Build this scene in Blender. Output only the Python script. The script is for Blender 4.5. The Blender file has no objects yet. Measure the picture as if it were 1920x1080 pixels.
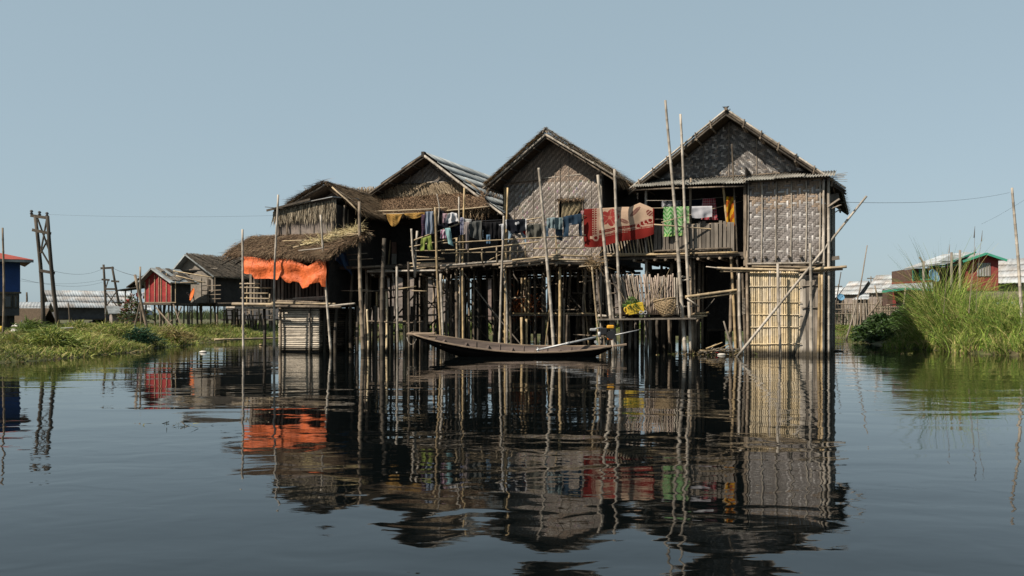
import bpy, math, random
import numpy as np
from mathutils import Vector, Matrix

# ---------------------------------------------------------------- camera, sky, sun, exposure
SC = bpy.context.scene
COL = SC.collection
EYE, FPX, CX, HOR = 1.3, 1600.0, 960.0, 590.0
cam = bpy.data.objects.new('camera', bpy.data.cameras.new('camera'))
COL.objects.link(cam)
cam.location = (0, 0, EYE)
cam.rotation_euler = (math.radians(90), 0, 0)
cam.data.sensor_width = 36
cam.data.lens = 30
cam.data.shift_y = (HOR - 540) / 1920
cam.data.clip_end = 6000
SC.camera = cam

SUN_TRAVEL = Vector((0.903, 0.594, -1.10)).normalized()
sun_el = math.asin(-SUN_TRAVEL.z)
sun_az = math.atan2(-SUN_TRAVEL.x, -SUN_TRAVEL.y)
world = bpy.data.worlds.new('World')
SC.world = world
world.use_nodes = True
wn, wl = world.node_tree.nodes, world.node_tree.links
wn.clear()
sky = wn.new('ShaderNodeTexSky')
sky.sky_type = 'NISHITA'
sky.sun_disc = False
sky.sun_elevation = sun_el
sky.sun_rotation = sun_az
sky.air_density = 1.0
sky.dust_density = 1.0
sky.ozone_density = 1.0
hsv = wn.new('ShaderNodeHueSaturation')
hsv.inputs['Saturation'].default_value = 0.62
hsv.inputs['Value'].default_value = 1.0
bg = wn.new('ShaderNodeBackground')
bg.inputs['Strength'].default_value = 0.093
wo = wn.new('ShaderNodeOutputWorld')
wl.new(sky.outputs[0], hsv.inputs['Color'])
veil = wn.new('ShaderNodeMix')          # the even grey-blue of a hazy sky over the clear-sky model
veil.data_type = 'RGBA'
veil.inputs[0].default_value = 0.80
veil.inputs[7].default_value = (1.96, 2.66, 3.04, 1)
wl.new(hsv.outputs[0], veil.inputs[6])
wl.new(veil.outputs[2], bg.inputs[0])
wl.new(bg.outputs[0], wo.inputs[0])
sd = bpy.data.lights.new('sun', 'SUN')
sd.energy = 5.0
sd.angle = math.radians(0.6)
sd.color = (1.0, 0.91, 0.78)
so = bpy.data.objects.new('sun', sd)
COL.objects.link(so)
so.rotation_euler = SUN_TRAVEL.to_track_quat('-Z', 'Y').to_euler()
so.location = (-30, -20, 40)
SC.view_settings.view_transform = 'Standard'
SC.view_settings.look = 'None'
SC.view_settings.exposure = 0.85
SC.view_settings.gamma = 1.0
SC.view_settings.use_curve_mapping = False
SC.cycles.max_bounces = 6
SC.cycles.diffuse_bounces = 2
SC.cycles.glossy_bounces = 3
SC.cycles.transparent_max_bounces = 4

# ---------------------------------------------------------------- helpers
rnd = random.Random(7)
nrs = np.random.RandomState(11)
TH = 23.0                     # the whole row of houses is turned by this many degrees

def P(px, py, Y):
    """a point of the place at depth Y, read off the photograph"""
    return Vector(((px - CX) * Y / FPX, Y, EYE + (HOR - py) * Y / FPX))

class Frame:
    """a house's own axes: u runs along its front, v goes in, z is up"""
    def __init__(s, px, Y, th=TH):
        a = math.radians(th)
        s.rot = -a
        s.o = Vector(((px - CX) * Y / FPX, Y, 0))
        s.u = Vector((math.cos(a), -math.sin(a), 0))
        s.v = Vector((math.sin(a), math.cos(a), 0))
    def L(s, px, py, v=0.0):
        d = Vector(((px - CX) / FPX, 1, (HOR - py) / FPX))
        c = Vector((0, 0, EYE))
        t = (v - (c - s.o).dot(s.v)) / d.dot(s.v)
        p = c + d * t - s.o
        return Vector((p.dot(s.u), v, p.z))
    def W(s, p):
        return s.o + s.u * p[0] + s.v * p[1] + Vector((0, 0, p[2]))

class MB:
    """collects faces; build() links them as ONE mesh object"""
    def __init__(s):
        s.v, s.f, s.c, s.cur = [], [], [], (1, 1, 1)
    def add(s, vs, fs, col=None):
        b = len(s.v)
        s.v += [tuple(x) for x in vs]
        s.f += [tuple(b + i for i in f) for f in fs]
        s.c += [col or s.cur] * len(fs)
        return s
    def quad(s, a, b, c, d, col=None):
        return s.add([a, b, c, d], [(0, 1, 2, 3)], col)
    def box(s, lo, hi, col=None):
        x0, y0, z0 = lo
        x1, y1, z1 = hi
        return s.add([(x0, y0, z0), (x1, y0, z0), (x1, y1, z0), (x0, y1, z0), (x0, y0, z1), (x1, y0, z1), (x1, y1, z1), (x0, y1, z1)],
                     [(0, 3, 2, 1), (4, 5, 6, 7), (0, 1, 5, 4), (1, 2, 6, 5), (2, 3, 7, 6), (3, 0, 4, 7)], col)
    def slab(s, a, b, c, d, t, col=None):
        """quad a b c d (counter-clockwise seen from outside) with thickness t behind it"""
        a, b, c, d = map(Vector, (a, b, c, d))
        n = (b - a).cross(d - a).normalized() * -t
        vs = [a, b, c, d, a + n, b + n, c + n, d + n]
        return s.add(vs, [(0, 1, 2, 3), (7, 6, 5, 4), (0, 4, 5, 1), (1, 5, 6, 2), (2, 6, 7, 3), (3, 7, 4, 0)], col)
    def beam(s, p0, p1, w, h, col=None):
        """a squared plank or beam from p0 to p1"""
        p0, p1 = Vector(p0), Vector(p1)
        d = (p1 - p0).normalized()
        up = Vector((0, 0, 1)) if abs(d.z) < .9 else Vector((0, 1, 0))
        a = d.cross(up).normalized() * (w / 2)
        b = a.cross(d).normalized() * (h / 2)
        vs = [p0 - a - b, p0 + a - b, p0 + a + b, p0 - a + b, p1 - a - b, p1 + a - b, p1 + a + b, p1 - a + b]
        return s.add(vs, [(0, 1, 2, 3), (7, 6, 5, 4), (0, 4, 5, 1), (1, 5, 6, 2), (2, 6, 7, 3), (3, 7, 4, 0)], col)
    def path(s, pts, rs, n=6, col=None):
        pts = [Vector(p) for p in pts]
        vs, m = [], len(pts)
        t0 = (pts[-1] - pts[0]).normalized()
        ref = Vector((0, 1, 0)) if abs(t0.y) < .8 else Vector((1, 0, 0))
        for i, p in enumerate(pts):
            t = (pts[min(i + 1, m - 1)] - pts[max(i - 1, 0)]).normalized()
            a = t.cross(ref).normalized()
            b = t.cross(a)
            for k in range(n):
                q = 2 * math.pi * k / n
                vs.append(p + (a * math.cos(q) + b * math.sin(q)) * rs[i])
        fs = []
        for i in range(m - 1):
            for k in range(n):
                k2 = (k + 1) % n
                fs.append((i * n + k, i * n + k2, (i + 1) * n + k2, (i + 1) * n + k))
        fs.append(tuple(range(n - 1, -1, -1)))
        fs.append(tuple((m - 1) * n + k for k in range(n)))
        return s.add(vs, fs, col)
    def tube(s, p0, p1, r0, r1=None, n=6, col=None, bend=0.0, sag=0.0, seg=None):
        p0, p1 = Vector(p0), Vector(p1)
        r1 = r0 if r1 is None else r1
        k = seg or (2 if not (bend or sag) else 6)
        off = Vector((rnd.uniform(-1, 1), rnd.uniform(-1, 1), rnd.uniform(-.3, .3))) * bend
        pts, rs = [], []
        for i in range(k):
            t = i / (k - 1)
            q = p0.lerp(p1, t) + off * math.sin(math.pi * t) - Vector((0, 0, sag * 4 * t * (1 - t)))
            pts.append(q)
            rs.append(r0 + (r1 - r0) * t)
        return s.path(pts, rs, n, col)
    def bamboo(s, p0, p1, r0, r1, n=7, gap=.34, bend=.05, col=None):
        """a culm with swollen nodes, slightly bent"""
        p0, p1 = Vector(p0), Vector(p1)
        L = (p1 - p0).length
        d = (p1 - p0) / L
        o1 = Vector((rnd.uniform(-1, 1), rnd.uniform(-1, 1), 0)) * bend
        o2 = Vector((rnd.uniform(-1, 1), rnd.uniform(-1, 1), 0)) * bend * .4
        def at(z):
            t = z / L
            return p0 + d * z + o1 * math.sin(math.pi * t) + o2 * math.sin(2.6 * math.pi * t)
        pts, rs, z = [], [], 0.0
        nxt = gap * rnd.uniform(.3, 1)
        pts.append(at(0)); rs.append(r0)
        while nxt < L - .05:
            r = r0 + (r1 - r0) * nxt / L
            for dz, k in ((-.03, 1.0), (-.008, 1.08), (.010, 1.11), (.030, .98)):
                pts.append(at(nxt + dz)); rs.append(r * k)
            nxt += gap * rnd.uniform(.85, 1.15)
        pts.append(at(L)); rs.append(r1)
        return s.path(pts, rs, n, col)
    def build(s, name, mat, parent=None, base=None, smooth=False):
        me = bpy.data.meshes.new(name)
        vs = s.v
        if base is not None:
            bx, by, bz = base
            vs = [(x - bx, y - by, z - bz) for x, y, z in vs]
        me.from_pydata(vs, [], s.f)
        if any(c != (1, 1, 1) for c in s.c):
            at = me.color_attributes.new('Col', 'FLOAT_COLOR', 'CORNER')
            n = np.array([len(f) for f in s.f])
            arr = np.ones((n.sum(), 4), dtype=np.float32)
            arr[:, :3] = np.repeat(np.array(s.c, dtype=np.float32), n, axis=0)
            at.data.foreach_set('color', arr.ravel())
        if smooth:
            me.polygons.foreach_set('use_smooth', [len(f) <= 4 for f in s.f])
        me.materials.append(mat)
        me.update()
        o = bpy.data.objects.new(name, me)
        COL.objects.link(o)
        if base is not None:
            o.location = base
        if parent is not None:
            o.parent = parent
        return o

def np_mesh(name, V, F, C, mat, parent=None, loc=None):
    """fast path for grass and thatch: V (n,3), F (m,4) quads, C (m,3) face colours"""
    me = bpy.data.meshes.new(name)
    nv, nf = len(V), len(F)
    me.vertices.add(nv)
    me.vertices.foreach_set('co', np.asarray(V, dtype=np.float32).ravel())
    me.loops.add(nf * 4)
    me.loops.foreach_set('vertex_index', np.asarray(F, dtype=np.int32).ravel())
    me.polygons.add(nf)
    me.polygons.foreach_set('loop_start', np.arange(0, nf * 4, 4, dtype=np.int32))
    me.update(calc_edges=True)
    at = me.color_attributes.new('Col', 'FLOAT_COLOR', 'CORNER')
    arr = np.ones((nf * 4, 4), dtype=np.float32)
    arr[:, :3] = np.repeat(np.asarray(C, dtype=np.float32), 4, axis=0)
    at.data.foreach_set('color', arr.ravel())
    me.materials.append(mat)
    o = bpy.data.objects.new(name, me)
    COL.objects.link(o)
    if loc is not None:
        o.location = loc
    if parent is not None:
        o.parent = parent
    return o

def blades(base, direc, length, width, col, droop=.3, side=None, seg=3):
    """ribbons: base (n,3), direc (n,3) unit, length (n,), width (n,), col (n,3); droop bends them over"""
    n = len(base)
    base, direc = np.asarray(base, float), np.asarray(direc, float)
    if side is None:
        side = np.cross(direc, nrs.normal(size=(n, 3)))
    side = side / (np.linalg.norm(side, axis=1, keepdims=True) + 1e-9)
    V = np.zeros((n, (seg + 1) * 2, 3))
    for k in range(seg + 1):
        t = k / seg
        c = base + direc * (length * t)[:, None]
        hor = direc.copy(); hor[:, 2] = 0
        hn = np.linalg.norm(hor, axis=1, keepdims=True) + 1e-6
        c = c + (hor / hn) * (length * droop * .5 * t * t)[:, None]
        c[:, 2] -= length * droop * .75 * t * t * t
        w = (width * (1 - .85 * t ** 1.5) * .5)[:, None]
        V[:, 2 * k] = c - side * w
        V[:, 2 * k + 1] = c + side * w
    F = []
    for k in range(seg):
        F.append([2 * k, 2 * k + 1, 2 * k + 3, 2 * k + 2])
    F = np.array(F)[None] + (np.arange(n) * (seg + 1) * 2)[:, None, None]
    C = np.repeat(np.asarray(col)[:, None], seg, axis=1)
    return V.reshape(-1, 3), F.reshape(-1, 4), C.reshape(-1, 3)

def palette(n, cols, jit=.18):
    cols = np.array(cols)
    return cols[nrs.randint(0, len(cols), n)] * (1 + nrs.uniform(-jit, jit, (n, 1)))

def tag(o, label, cat, group=None, kind=None):
    if label: o['label'] = label
    if cat: o['category'] = cat
    if group: o['group'] = group
    if kind: o['kind'] = kind
    return o

def thing(name, label, cat, loc=(0, 0, 0), rz=0.0, group=None):
    o = bpy.data.objects.new(name, None)
    o.empty_display_size = .2
    COL.objects.link(o)
    o.location = loc
    o.rotation_euler = (0, 0, rz)
    return tag(o, label, cat, group)

def copy_piece(src, parent, loc=None, scale=None, rot=None):
    c = src.copy()
    COL.objects.link(c)
    c.parent = parent
    if loc is not None: c.location = loc
    if scale is not None: c.scale = scale
    if rot is not None: c.rotation_euler = rot
    return c

# ---------------------------------------------------------------- materials
ALB = .66     # overall level of the base colours
def mat(name, col, rough=.85, var=.3, sc=(6, 6, 6), rndv=.18, attr=False, wet=False, metal=0.0, bump=.3, spec=.3,
        var2=0.0, sc2=1.2, col2=None, transl=0.0, world_co=False):
    m = bpy.data.materials.new(name)
    m.use_nodes = True
    N, K = m.node_tree.nodes, m.node_tree.links
    bs = N['Principled BSDF']
    bs.inputs['Roughness'].default_value = rough
    bs.inputs['Metallic'].default_value = metal
    bs.inputs['Specular IOR Level'].default_value = spec
    tc = N.new('ShaderNodeTexCoord')
    mp = N.new('ShaderNodeMapping')
    mp.inputs['Scale'].default_value = sc
    oi = N.new('ShaderNodeObjectInfo')
    K.new(tc.outputs['Object'], mp.inputs[0])
    ad = N.new('ShaderNodeVectorMath'); ad.operation = 'ADD'
    sm = N.new('ShaderNodeMath'); sm.operation = 'MULTIPLY'; sm.inputs[1].default_value = 37.0
    K.new(oi.outputs['Random'], sm.inputs[0])
    K.new(mp.outputs[0], ad.inputs[0]); K.new(sm.outputs[0], ad.inputs[1])
    nz = N.new('ShaderNodeTexNoise'); nz.inputs['Scale'].default_value = 1.0; nz.inputs['Detail'].default_value = 5; nz.inputs['Roughness'].default_value = .65
    K.new(ad.outputs[0], nz.inputs['Vector'])
    mr = N.new('ShaderNodeMapRange')
    mr.inputs['From Min'].default_value = .3; mr.inputs['From Max'].default_value = .7
    mr.inputs['To Min'].default_value = ALB * (1 - var); mr.inputs['To Max'].default_value = ALB * (1 + var)
    K.new(nz.outputs['Fac'], mr.inputs['Value'])
    ro = N.new('ShaderNodeMapRange')
    ro.inputs['To Min'].default_value = 1 - rndv; ro.inputs['To Max'].default_value = 1 + rndv
    K.new(oi.outputs['Random'], ro.inputs['Value'])
    mu = N.new('ShaderNodeMath'); mu.operation = 'MULTIPLY'
    K.new(mr.outputs[0], mu.inputs[0]); K.new(ro.outputs[0], mu.inputs[1])
    if attr:
        src = N.new('ShaderNodeVertexColor'); src.layer_name = 'Col'
        base = src.outputs[0]
    else:
        src = N.new('ShaderNodeRGB'); src.outputs[0].default_value = (*col, 1)
        base = src.outputs[0]
    if col2 is not None:      # large soft patches of a second colour (weathering)
        n2 = N.new('ShaderNodeTexNoise'); n2.inputs['Scale'].default_value = sc2; n2.inputs['Detail'].default_value = 3
        K.new(tc.outputs['Object'], n2.inputs['Vector'])
        r2 = N.new('ShaderNodeMapRange'); r2.inputs['From Min'].default_value = .42; r2.inputs['From Max'].default_value = .62
        r2.inputs['To Max'].default_value = var2 or .8
        K.new(n2.outputs['Fac'], r2.inputs['Value'])
        mx = N.new('ShaderNodeMix'); mx.data_type = 'RGBA'
        mx.inputs[7].default_value = (*col2, 1)
        K.new(r2.outputs[0], mx.inputs[0]); K.new(base, mx.inputs[6])
        base = mx.outputs[2]
    vm = N.new('ShaderNodeVectorMath'); vm.operation = 'SCALE'
    K.new(base, vm.inputs[0]); K.new(mu.outputs[0], vm.inputs['Scale'])
    out = vm.outputs[0]
    if wet:                   # wet, algae-dark foot just above the waterline
        ge = N.new('ShaderNodeNewGeometry'); sx = N.new('ShaderNodeSeparateXYZ')
        K.new(ge.outputs['Position'], sx.inputs[0])
        a1 = N.new('ShaderNodeMath'); a1.operation = 'MULTIPLY_ADD'; a1.inputs[1].default_value = .25; a1.inputs[2].default_value = -.08
        K.new(nz.outputs['Fac'], a1.inputs[0])
        sb = N.new('ShaderNodeMath'); sb.operation = 'SUBTRACT'
        K.new(sx.outputs['Z'], sb.inputs[0]); K.new(a1.outputs[0], sb.inputs[1])
        w = N.new('ShaderNodeMapRange'); w.inputs['From Min'].default_value = .05; w.inputs['From Max'].default_value = .22
        K.new(sb.outputs[0], w.inputs['Value'])
        mx = N.new('ShaderNodeMix'); mx.data_type = 'RGBA'
        mx.inputs[6].default_value = (.035, .028, .018, 1)
        K.new(w.outputs[0], mx.inputs[0]); K.new(out, mx.inputs[7])
        out = mx.outputs[2]
    K.new(out, bs.inputs['Base Color'])
    if bump:
        bp = N.new('ShaderNodeBump'); bp.inputs['Strength'].default_value = bump; bp.inputs['Distance'].default_value = .02
        K.new(nz.outputs['Fac'], bp.inputs['Height']); K.new(bp.outputs[0], bs.inputs['Normal'])
    if transl:
        tr = N.new('ShaderNodeBsdfTranslucent')
        ms = N.new('ShaderNodeMixShader'); ms.inputs[0].default_value = transl
        K.new(out, tr.inputs[0]); K.new(bs.outputs[0], ms.inputs[1]); K.new(tr.outputs[0], ms.inputs[2])
        K.new(ms.outputs[0], N['Material Output'].inputs['Surface'])
    return m

V3 = (14, 14, 2.2)
m_pole = mat('weathered bamboo', (.44, .385, .32), .6, .35, V3, .22, wet=True, spec=.4, col2=(.2, .165, .125))
m_tan = mat('tan bamboo', (.42, .30, .15), .55, .4, V3, .25, wet=True, spec=.4, col2=(.22, .16, .10))
m_dark = mat('dark old timber', (.05, .04, .03), .85, .45, V3, .4, wet=True, col2=(.10, .08, .06))  # base colour lowered further to blacken the shade under the houses
m_stilt = mat('stilt timber', (.115, .088, .064), .85, .5, V3, .55, wet=True, col2=(.27, .21, .15))  # darkened in the colour to deepen the shade among the stilts
m_gold = mat('golden bamboo slats', (.60, .47, .285), .6, .3, (16, 16, 2), .2, wet=True, col2=(.52, .44, .32), sc2=1.6)
m_plank = mat('grey brown plank', (.16, .135, .11), .85, .4, (10, 10, 1.6), .3, wet=True, col2=(.25, .21, .17))
m_rail = mat('horizontal bamboo', (.46, .35, .21), .6, .35, (3, 3, 14), .25, col2=(.24, .19, .14))
m_weave = mat('woven bamboo strips', (1, 1, 1), .75, .28, (22, 22, 22), .05, attr=True, bump=.15, col2=(.15, .12, .10), sc2=1.6, var2=.45)
m_matdark = mat('dark woven mat', (.032, .028, .025), .85, .5, (16, 16, 16), .2, col2=(.055, .048, .042), sc2=2.5)  # side and inner walls: colour lowered so their shade turns near black
m_matback = mat('mat backing', (.10, .085, .07), .9, .3, (16, 16, 16), .1)
m_thatch = mat('thatch', (1, 1, 1), .95, .2, (9, 9, 9), .08, attr=True, bump=0, spec=.1)
m_thatchbed = mat('thatch bed', (.085, .062, .042), .95, .5, (14, 14, 14), .15, spec=.1)
m_corr = mat('old corrugated sheet', (.34, .325, .285), .75, .3, (4, 4, 4), .15, col2=(.2, .18, .15), sc2=2.5)
m_tin = mat('bright tin sheet', (.42, .45, .47), .55, .22, (1.5, 1.5, 1.5), .2, col2=(.30, .25, .21), sc2=.8, var2=.7)
m_slate = mat('grey roofing sheet', (.30, .325, .33), .7, .35, (2, 2, 2), .25, col2=(.19, .2, .2), sc2=1.5)
m_far = mat('far woven wall', (.27, .22, .19), .9, .3, (6, 6, 6), .2, col2=(.15, .13, .115), sc2=1.5)
m_farwood = mat('far bamboo', (.24, .19, .14), .9, .3, (5, 5, 5), .3)
m_black = mat('black rubber and metal', (.02, .02, .022), .5, .3, (8, 8, 8), 0)
m_grass = mat('grass blades', (1, 1, 1), .7, .12, (3, 3, 3), 0, attr=True, bump=0, transl=.3, spec=.25)
m_leaf = mat('leaves', (1, 1, 1), .6, .15, (5, 5, 5), 0, attr=True, bump=0, transl=.25)
m_cloth = mat('cotton cloth', (1, 1, 1), .9, .08, (30, 30, 30), 0, attr=True, bump=.1, spec=.1, transl=.12)
m_wire = mat('wire', (.04, .04, .045), .6, 0, rndv=0, bump=0)
m_metal = mat('pale metal', (.42, .42, .42), .5, .3, (9, 9, 9), 0, metal=.4, bump=.05)

# ---------------------------------------------------------------- the setting: ground, water
def lerp_tab(x, xs, ys):
    return np.interp(x, xs, ys)

def wig(x, y):
    return .55 * np.sin(x * .9 + y * .31) + .35 * np.sin(x * .37 - y * 1.1 + 2) + .22 * np.sin(x * 2.3 + y * 1.9)

def ground_z(X, Y):
    X, Y = np.asarray(X, float), np.asarray(Y, float)
    w = wig(X, Y)
    ex = lerp_tab(Y, [20, 23.5, 26, 29.5, 34, 40, 50], [-14.5, -13.9, -13.3, -12.9, -13.4, -13.9, -14.2])
    left = np.minimum(ex - X, (Y - 21.5)) + .45 * w
    rx = lerp_tab(Y, [22, 26, 29, 33, 38, 42, 46], [18.5, 16.2, 15.1, 14.9, 16.0, 17.5, 18.2])
    right = np.minimum(X - rx, (Y - 24.5) * 1.2) + .3 * w
    far = np.minimum((Y - 47.5 - .10 * np.abs(X)) * .8, 30) + .5 * w
    d = np.maximum(np.maximum(left, right), far)
    z = np.where(d > 0, .42 * (1 - np.exp(-d / 1.2)) + .04 * w * (1 - np.exp(-np.maximum(d, 0) / 2)), np.maximum(d * .45, -.8))
    return z - .02

gx = np.concatenate([np.linspace(-1500, -80, 14), np.linspace(-70, -32, 20), np.linspace(-31, 31, 156), np.linspace(32, 70, 20), np.linspace(80, 1500, 14)])
gy = np.concatenate([np.linspace(-60, 18, 8), np.linspace(20, 62, 106), np.linspace(64, 140, 30), np.linspace(160, 2400, 16)])
GX, GY = np.meshgrid(gx, gy)
GZ = ground_z(GX, GY)
gv = np.stack([GX, GY, GZ], -1).reshape(-1, 3)
nx, ny = len(gx), len(gy)
ii = (np.arange(ny - 1)[:, None] * nx + np.arange(nx - 1)[None]).ravel()
gf = np.stack([ii, ii + 1, ii + 1 + nx, ii + nx], -1)
m_ground = mat('grassy mud', (.065, .075, .022), .95, .4, (1.5, 1.5, 1.5), 0, col2=(.11, .08, .045), sc2=.7)
ground = np_mesh('ground', gv, gf, np.ones((len(gf), 3)), m_ground)
ground['kind'] = 'structure'
ground.data.polygons.foreach_set('use_smooth', [True] * len(gf))

def water_mat():
    m = bpy.data.materials.new('lake water')
    m.use_nodes = True
    N, K = m.node_tree.nodes, m.node_tree.links
    bs = N['Principled BSDF']
    bs.inputs['Base Color'].default_value = (.0016, .0024, .0026, 1)
    bs.inputs['Roughness'].default_value = .025
    bs.inputs['IOR'].default_value = 1.33
    tc = N.new('ShaderNodeTexCoord')
    def layer(sx, sy, rot, amp, det=1.0, dist=.6):
        mp = N.new('ShaderNodeMapping')
        mp.inputs['Scale'].default_value = (sx, sy, 1)
        mp.inputs['Rotation'].default_value = (0, 0, math.radians(rot))
        K.new(tc.outputs['Object'], mp.inputs[0])
        nz = N.new('ShaderNodeTexNoise'); nz.noise_dimensions = '2D'
        nz.inputs['Scale'].default_value = 1; nz.inputs['Detail'].default_value = det; nz.inputs['Distortion'].default_value = dist
        K.new(mp.outputs[0], nz.inputs['Vector'])
        mu = N.new('ShaderNodeMath'); mu.operation = 'MULTIPLY'; mu.inputs[1].default_value = amp
        K.new(nz.outputs['Fac'], mu.inputs[0])
        return mu.outputs[0]
    # calm and ruffled patches
    gate = layer(.09, .16, 20, 1.0, 2)
    gr = N.new('ShaderNodeMapRange'); gr.inputs['From Min'].default_value = .35; gr.inputs['From Max'].default_value = .68
    gr.inputs['To Min'].default_value = .25; gr.inputs['To Max'].default_value = 1.0
    K.new(gate, gr.inputs['Value'])
    a = layer(.32, .85, 8, WAVE[0])
    b = layer(1.9, 2.7, -12, WAVE[1])
    c = layer(5, 9, 10, WAVE[2])
    bc = N.new('ShaderNodeMath'); K.new(b, bc.inputs[0]); K.new(c, bc.inputs[1])
    bg_ = N.new('ShaderNodeMath'); bg_.operation = 'MULTIPLY'; K.new(bc.outputs[0], bg_.inputs[0]); K.new(gr.outputs[0], bg_.inputs[1])
    s = N.new('ShaderNodeMath'); K.new(a, s.inputs[0]); K.new(bg_.outputs[0], s.inputs[1])
    bp = N.new('ShaderNodeBump'); bp.inputs['Strength'].default_value = 1; bp.inputs['Distance'].default_value = 1
    K.new(s.outputs[0], bp.inputs['Height']); K.new(bp.outputs[0], bs.inputs['Normal'])
    return m
WAVE = (.0105, .0032, .0005)
wb = MB()
wb.quad((-1500, -60, 0), (1500, -60, 0), (1500, 2400, 0), (-1500, 2400, 0))
water = wb.build('water', water_mat())
water['kind'] = 'structure'

# ---------------------------------------------------------------- builders shared by the houses
def pole(px0, py0, px1, py1, Y0, Y1=None, r0=.05, r1=.04, m=None, label='', group='bamboo poles standing in the water', gap=.36, bend=.04, name='bamboo_pole', under=.9, cat='pole'):
    """a free-standing pole: top pixel, bottom pixel (waterline), depth"""
    Y1 = Y0 if Y1 is None else Y1
    top, bot = P(px0, py0, Y1), P(px1, py1, Y0)
    d = (top - bot).normalized()
    bot = bot - d * under
    r0, r1 = r0 * .72, r1 * .78
    o = MB().bamboo(bot, top, r0, r1, 8, gap, bend).build(name, m or m_pole, base=tuple(bot), smooth=True)
    return tag(o, label, cat, group)

def part(mb, name, m, parent, smooth=False, kind=None, label=None):
    o = mb.build(name, m, parent, smooth=smooth)
    if kind: o['kind'] = kind
    if label: o['label'] = label
    return o

def stilt_set(parent, pts, ztop, m, rad=.065, zbot=-.9):
    """one stilt per point; three shared culm meshes"""
    protos = []
    for k in range(4):
        protos.append(None)
    for i, (u, v) in enumerate(pts):
        k = i % 4
        if protos[k] is None:
            me = MB().bamboo((0, 0, 0), (rnd.uniform(-.08, .08), rnd.uniform(-.06, .06), ztop - zbot), rad * rnd.uniform(.9, 1.15), rad * .85, 6, .5, .05)
            o = me.build('stilt', m, parent, smooth=True)
            protos[k] = o
            o.location = (u, v, zbot)
        else:
            q = rnd.uniform(.75, 1.25)
            copy_piece(protos[k], parent, (u, v, zbot), (q, q, 1), (0, 0, rnd.uniform(0, 6)))

def panel(i, j, pi, pj, lo=.78, hi=1.12):
    """each mat of a wall has weathered a little differently"""
    r = random.Random((i // pi) * 31 + (j // pj) * 7 + pi)
    return r.uniform(lo, hi)

def weave(o_u, o_z, w, h, inside, s=.06, span=2, v=0.0, colf=None, chev=False, lift=.012):
    """interlaced strips as raised floats on the plane v"""
    mb = MB()
    ni, nj = int(w / s) + 1, int(h / s) + 1
    per = span * 2
    for i in range(-span, ni):
        for j in range(-span, nj):
            q = (i - j) if not chev else (abs(i - ni // 2) + j)
            ph = q % per
            if ph == 0:
                L, vert = span, True
                if chev and i < ni // 2 and False: pass
            elif ph == span:
                L, vert = span, False
            else:
                continue
            u0, z0 = o_u + i * s, o_z + j * s
            if vert:      # q falls by one per step in j (or rises for chev): run down / up
                ua, ub = u0 + s * .06, u0 + s * .94
                za, zb = (z0 - (L - 1) * s, z0 + s) if not chev else (z0, z0 + L * s)
            else:
                za, zb = z0 + s * .06, z0 + s * .94
                sgn = 1 if (not chev or i >= ni // 2) else -1
                ua, ub = (u0, u0 + L * s) if sgn > 0 else (u0 - (L - 1) * s, u0 + s)
            cu, cz = (ua + ub) / 2, (za + zb) / 2
            if not (inside(cu, cz) and inside(ua, za) and inside(ub, zb) and inside(ua, zb) and inside(ub, za)):
                continue
            col = colf(i, j, vert)
            f, e = v - lift, .25
            if vert:
                zm0, zm1 = za + (zb - za) * e, zb - (zb - za) * e
                vs = [(ua, v - .002, za), (ub, v - .002, za), (ub, f, zm0), (ua, f, zm0), (ub, f, zm1), (ua, f, zm1), (ub, v - .002, zb), (ua, v - .002, zb)]
                mb.add(vs, [(0, 1, 2, 3), (3, 2, 4, 5), (5, 4, 6, 7)], col)
            else:
                um0, um1 = ua + (ub - ua) * e, ub - (ub - ua) * e
                vs = [(ua, v - .002, za), (ua, v - .002, zb), (um0, f, zb), (um0, f, za), (um1, f, zb), (um1, f, za), (ub, v - .002, zb), (ub, v - .002, za)]
                mb.add(vs, [(0, 3, 2, 1), (3, 5, 4, 2), (5, 7, 6, 4)], col)
    return mb

def thatch_np(tl, tr, bl, br, n, L=.45, w=.022, lift=.03, jit=.25, cols=((.12, .085, .055), (.19, .14, .09), (.07, .05, .035)), over=.12, droop=.1, rag=1.0):
    """stalks lying down the slope tl-tr (top edge) to bl-br (bottom edge)"""
    tl, tr, bl, br = [np.array(x, float) for x in (tl, tr, bl, br)]
    s = nrs.uniform(0, 1, n)[:, None]
    t = (nrs.uniform(-.04, 1, n))[:, None]
    top = tl * (1 - s) + tr * s
    bot = bl * (1 - s) + br * s
    down = bot - top
    ln = np.linalg.norm(down, axis=1, keepdims=True)
    dn = down / ln
    p = top + down * t
    nrm = np.cross(dn, (tr - tl) / np.linalg.norm(tr - tl))
    nrm *= np.where(nrm[:, 2:3] < 0, -1, 1)
    p = p + nrm * nrs.uniform(0, lift, (n, 1)) * rag
    d = dn + nrs.normal(size=(n, 3)) * jit * .35
    d += nrm * nrs.uniform(-.02, .16, (n, 1))
    d /= np.linalg.norm(d, axis=1, keepdims=True)
    length = L * nrs.uniform(.5, 1.15, n)
    rem = ((1 - t) * ln)[:, 0] + over * nrs.uniform(.3, 1.5, n)
    length = np.minimum(length, np.maximum(rem, .08))
    side = np.cross(d, nrm)
    return blades(p, d, length, w * nrs.uniform(.6, 1.5, n), palette(n, cols), droop, side, 2)

def joinN(parts):
    V, F, C, b = [], [], [], 0
    for v, f, c in parts:
        V.append(v); F.append(f + b); C.append(c); b += len(v)
    return np.concatenate(V), np.concatenate(F), np.concatenate(C)

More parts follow.
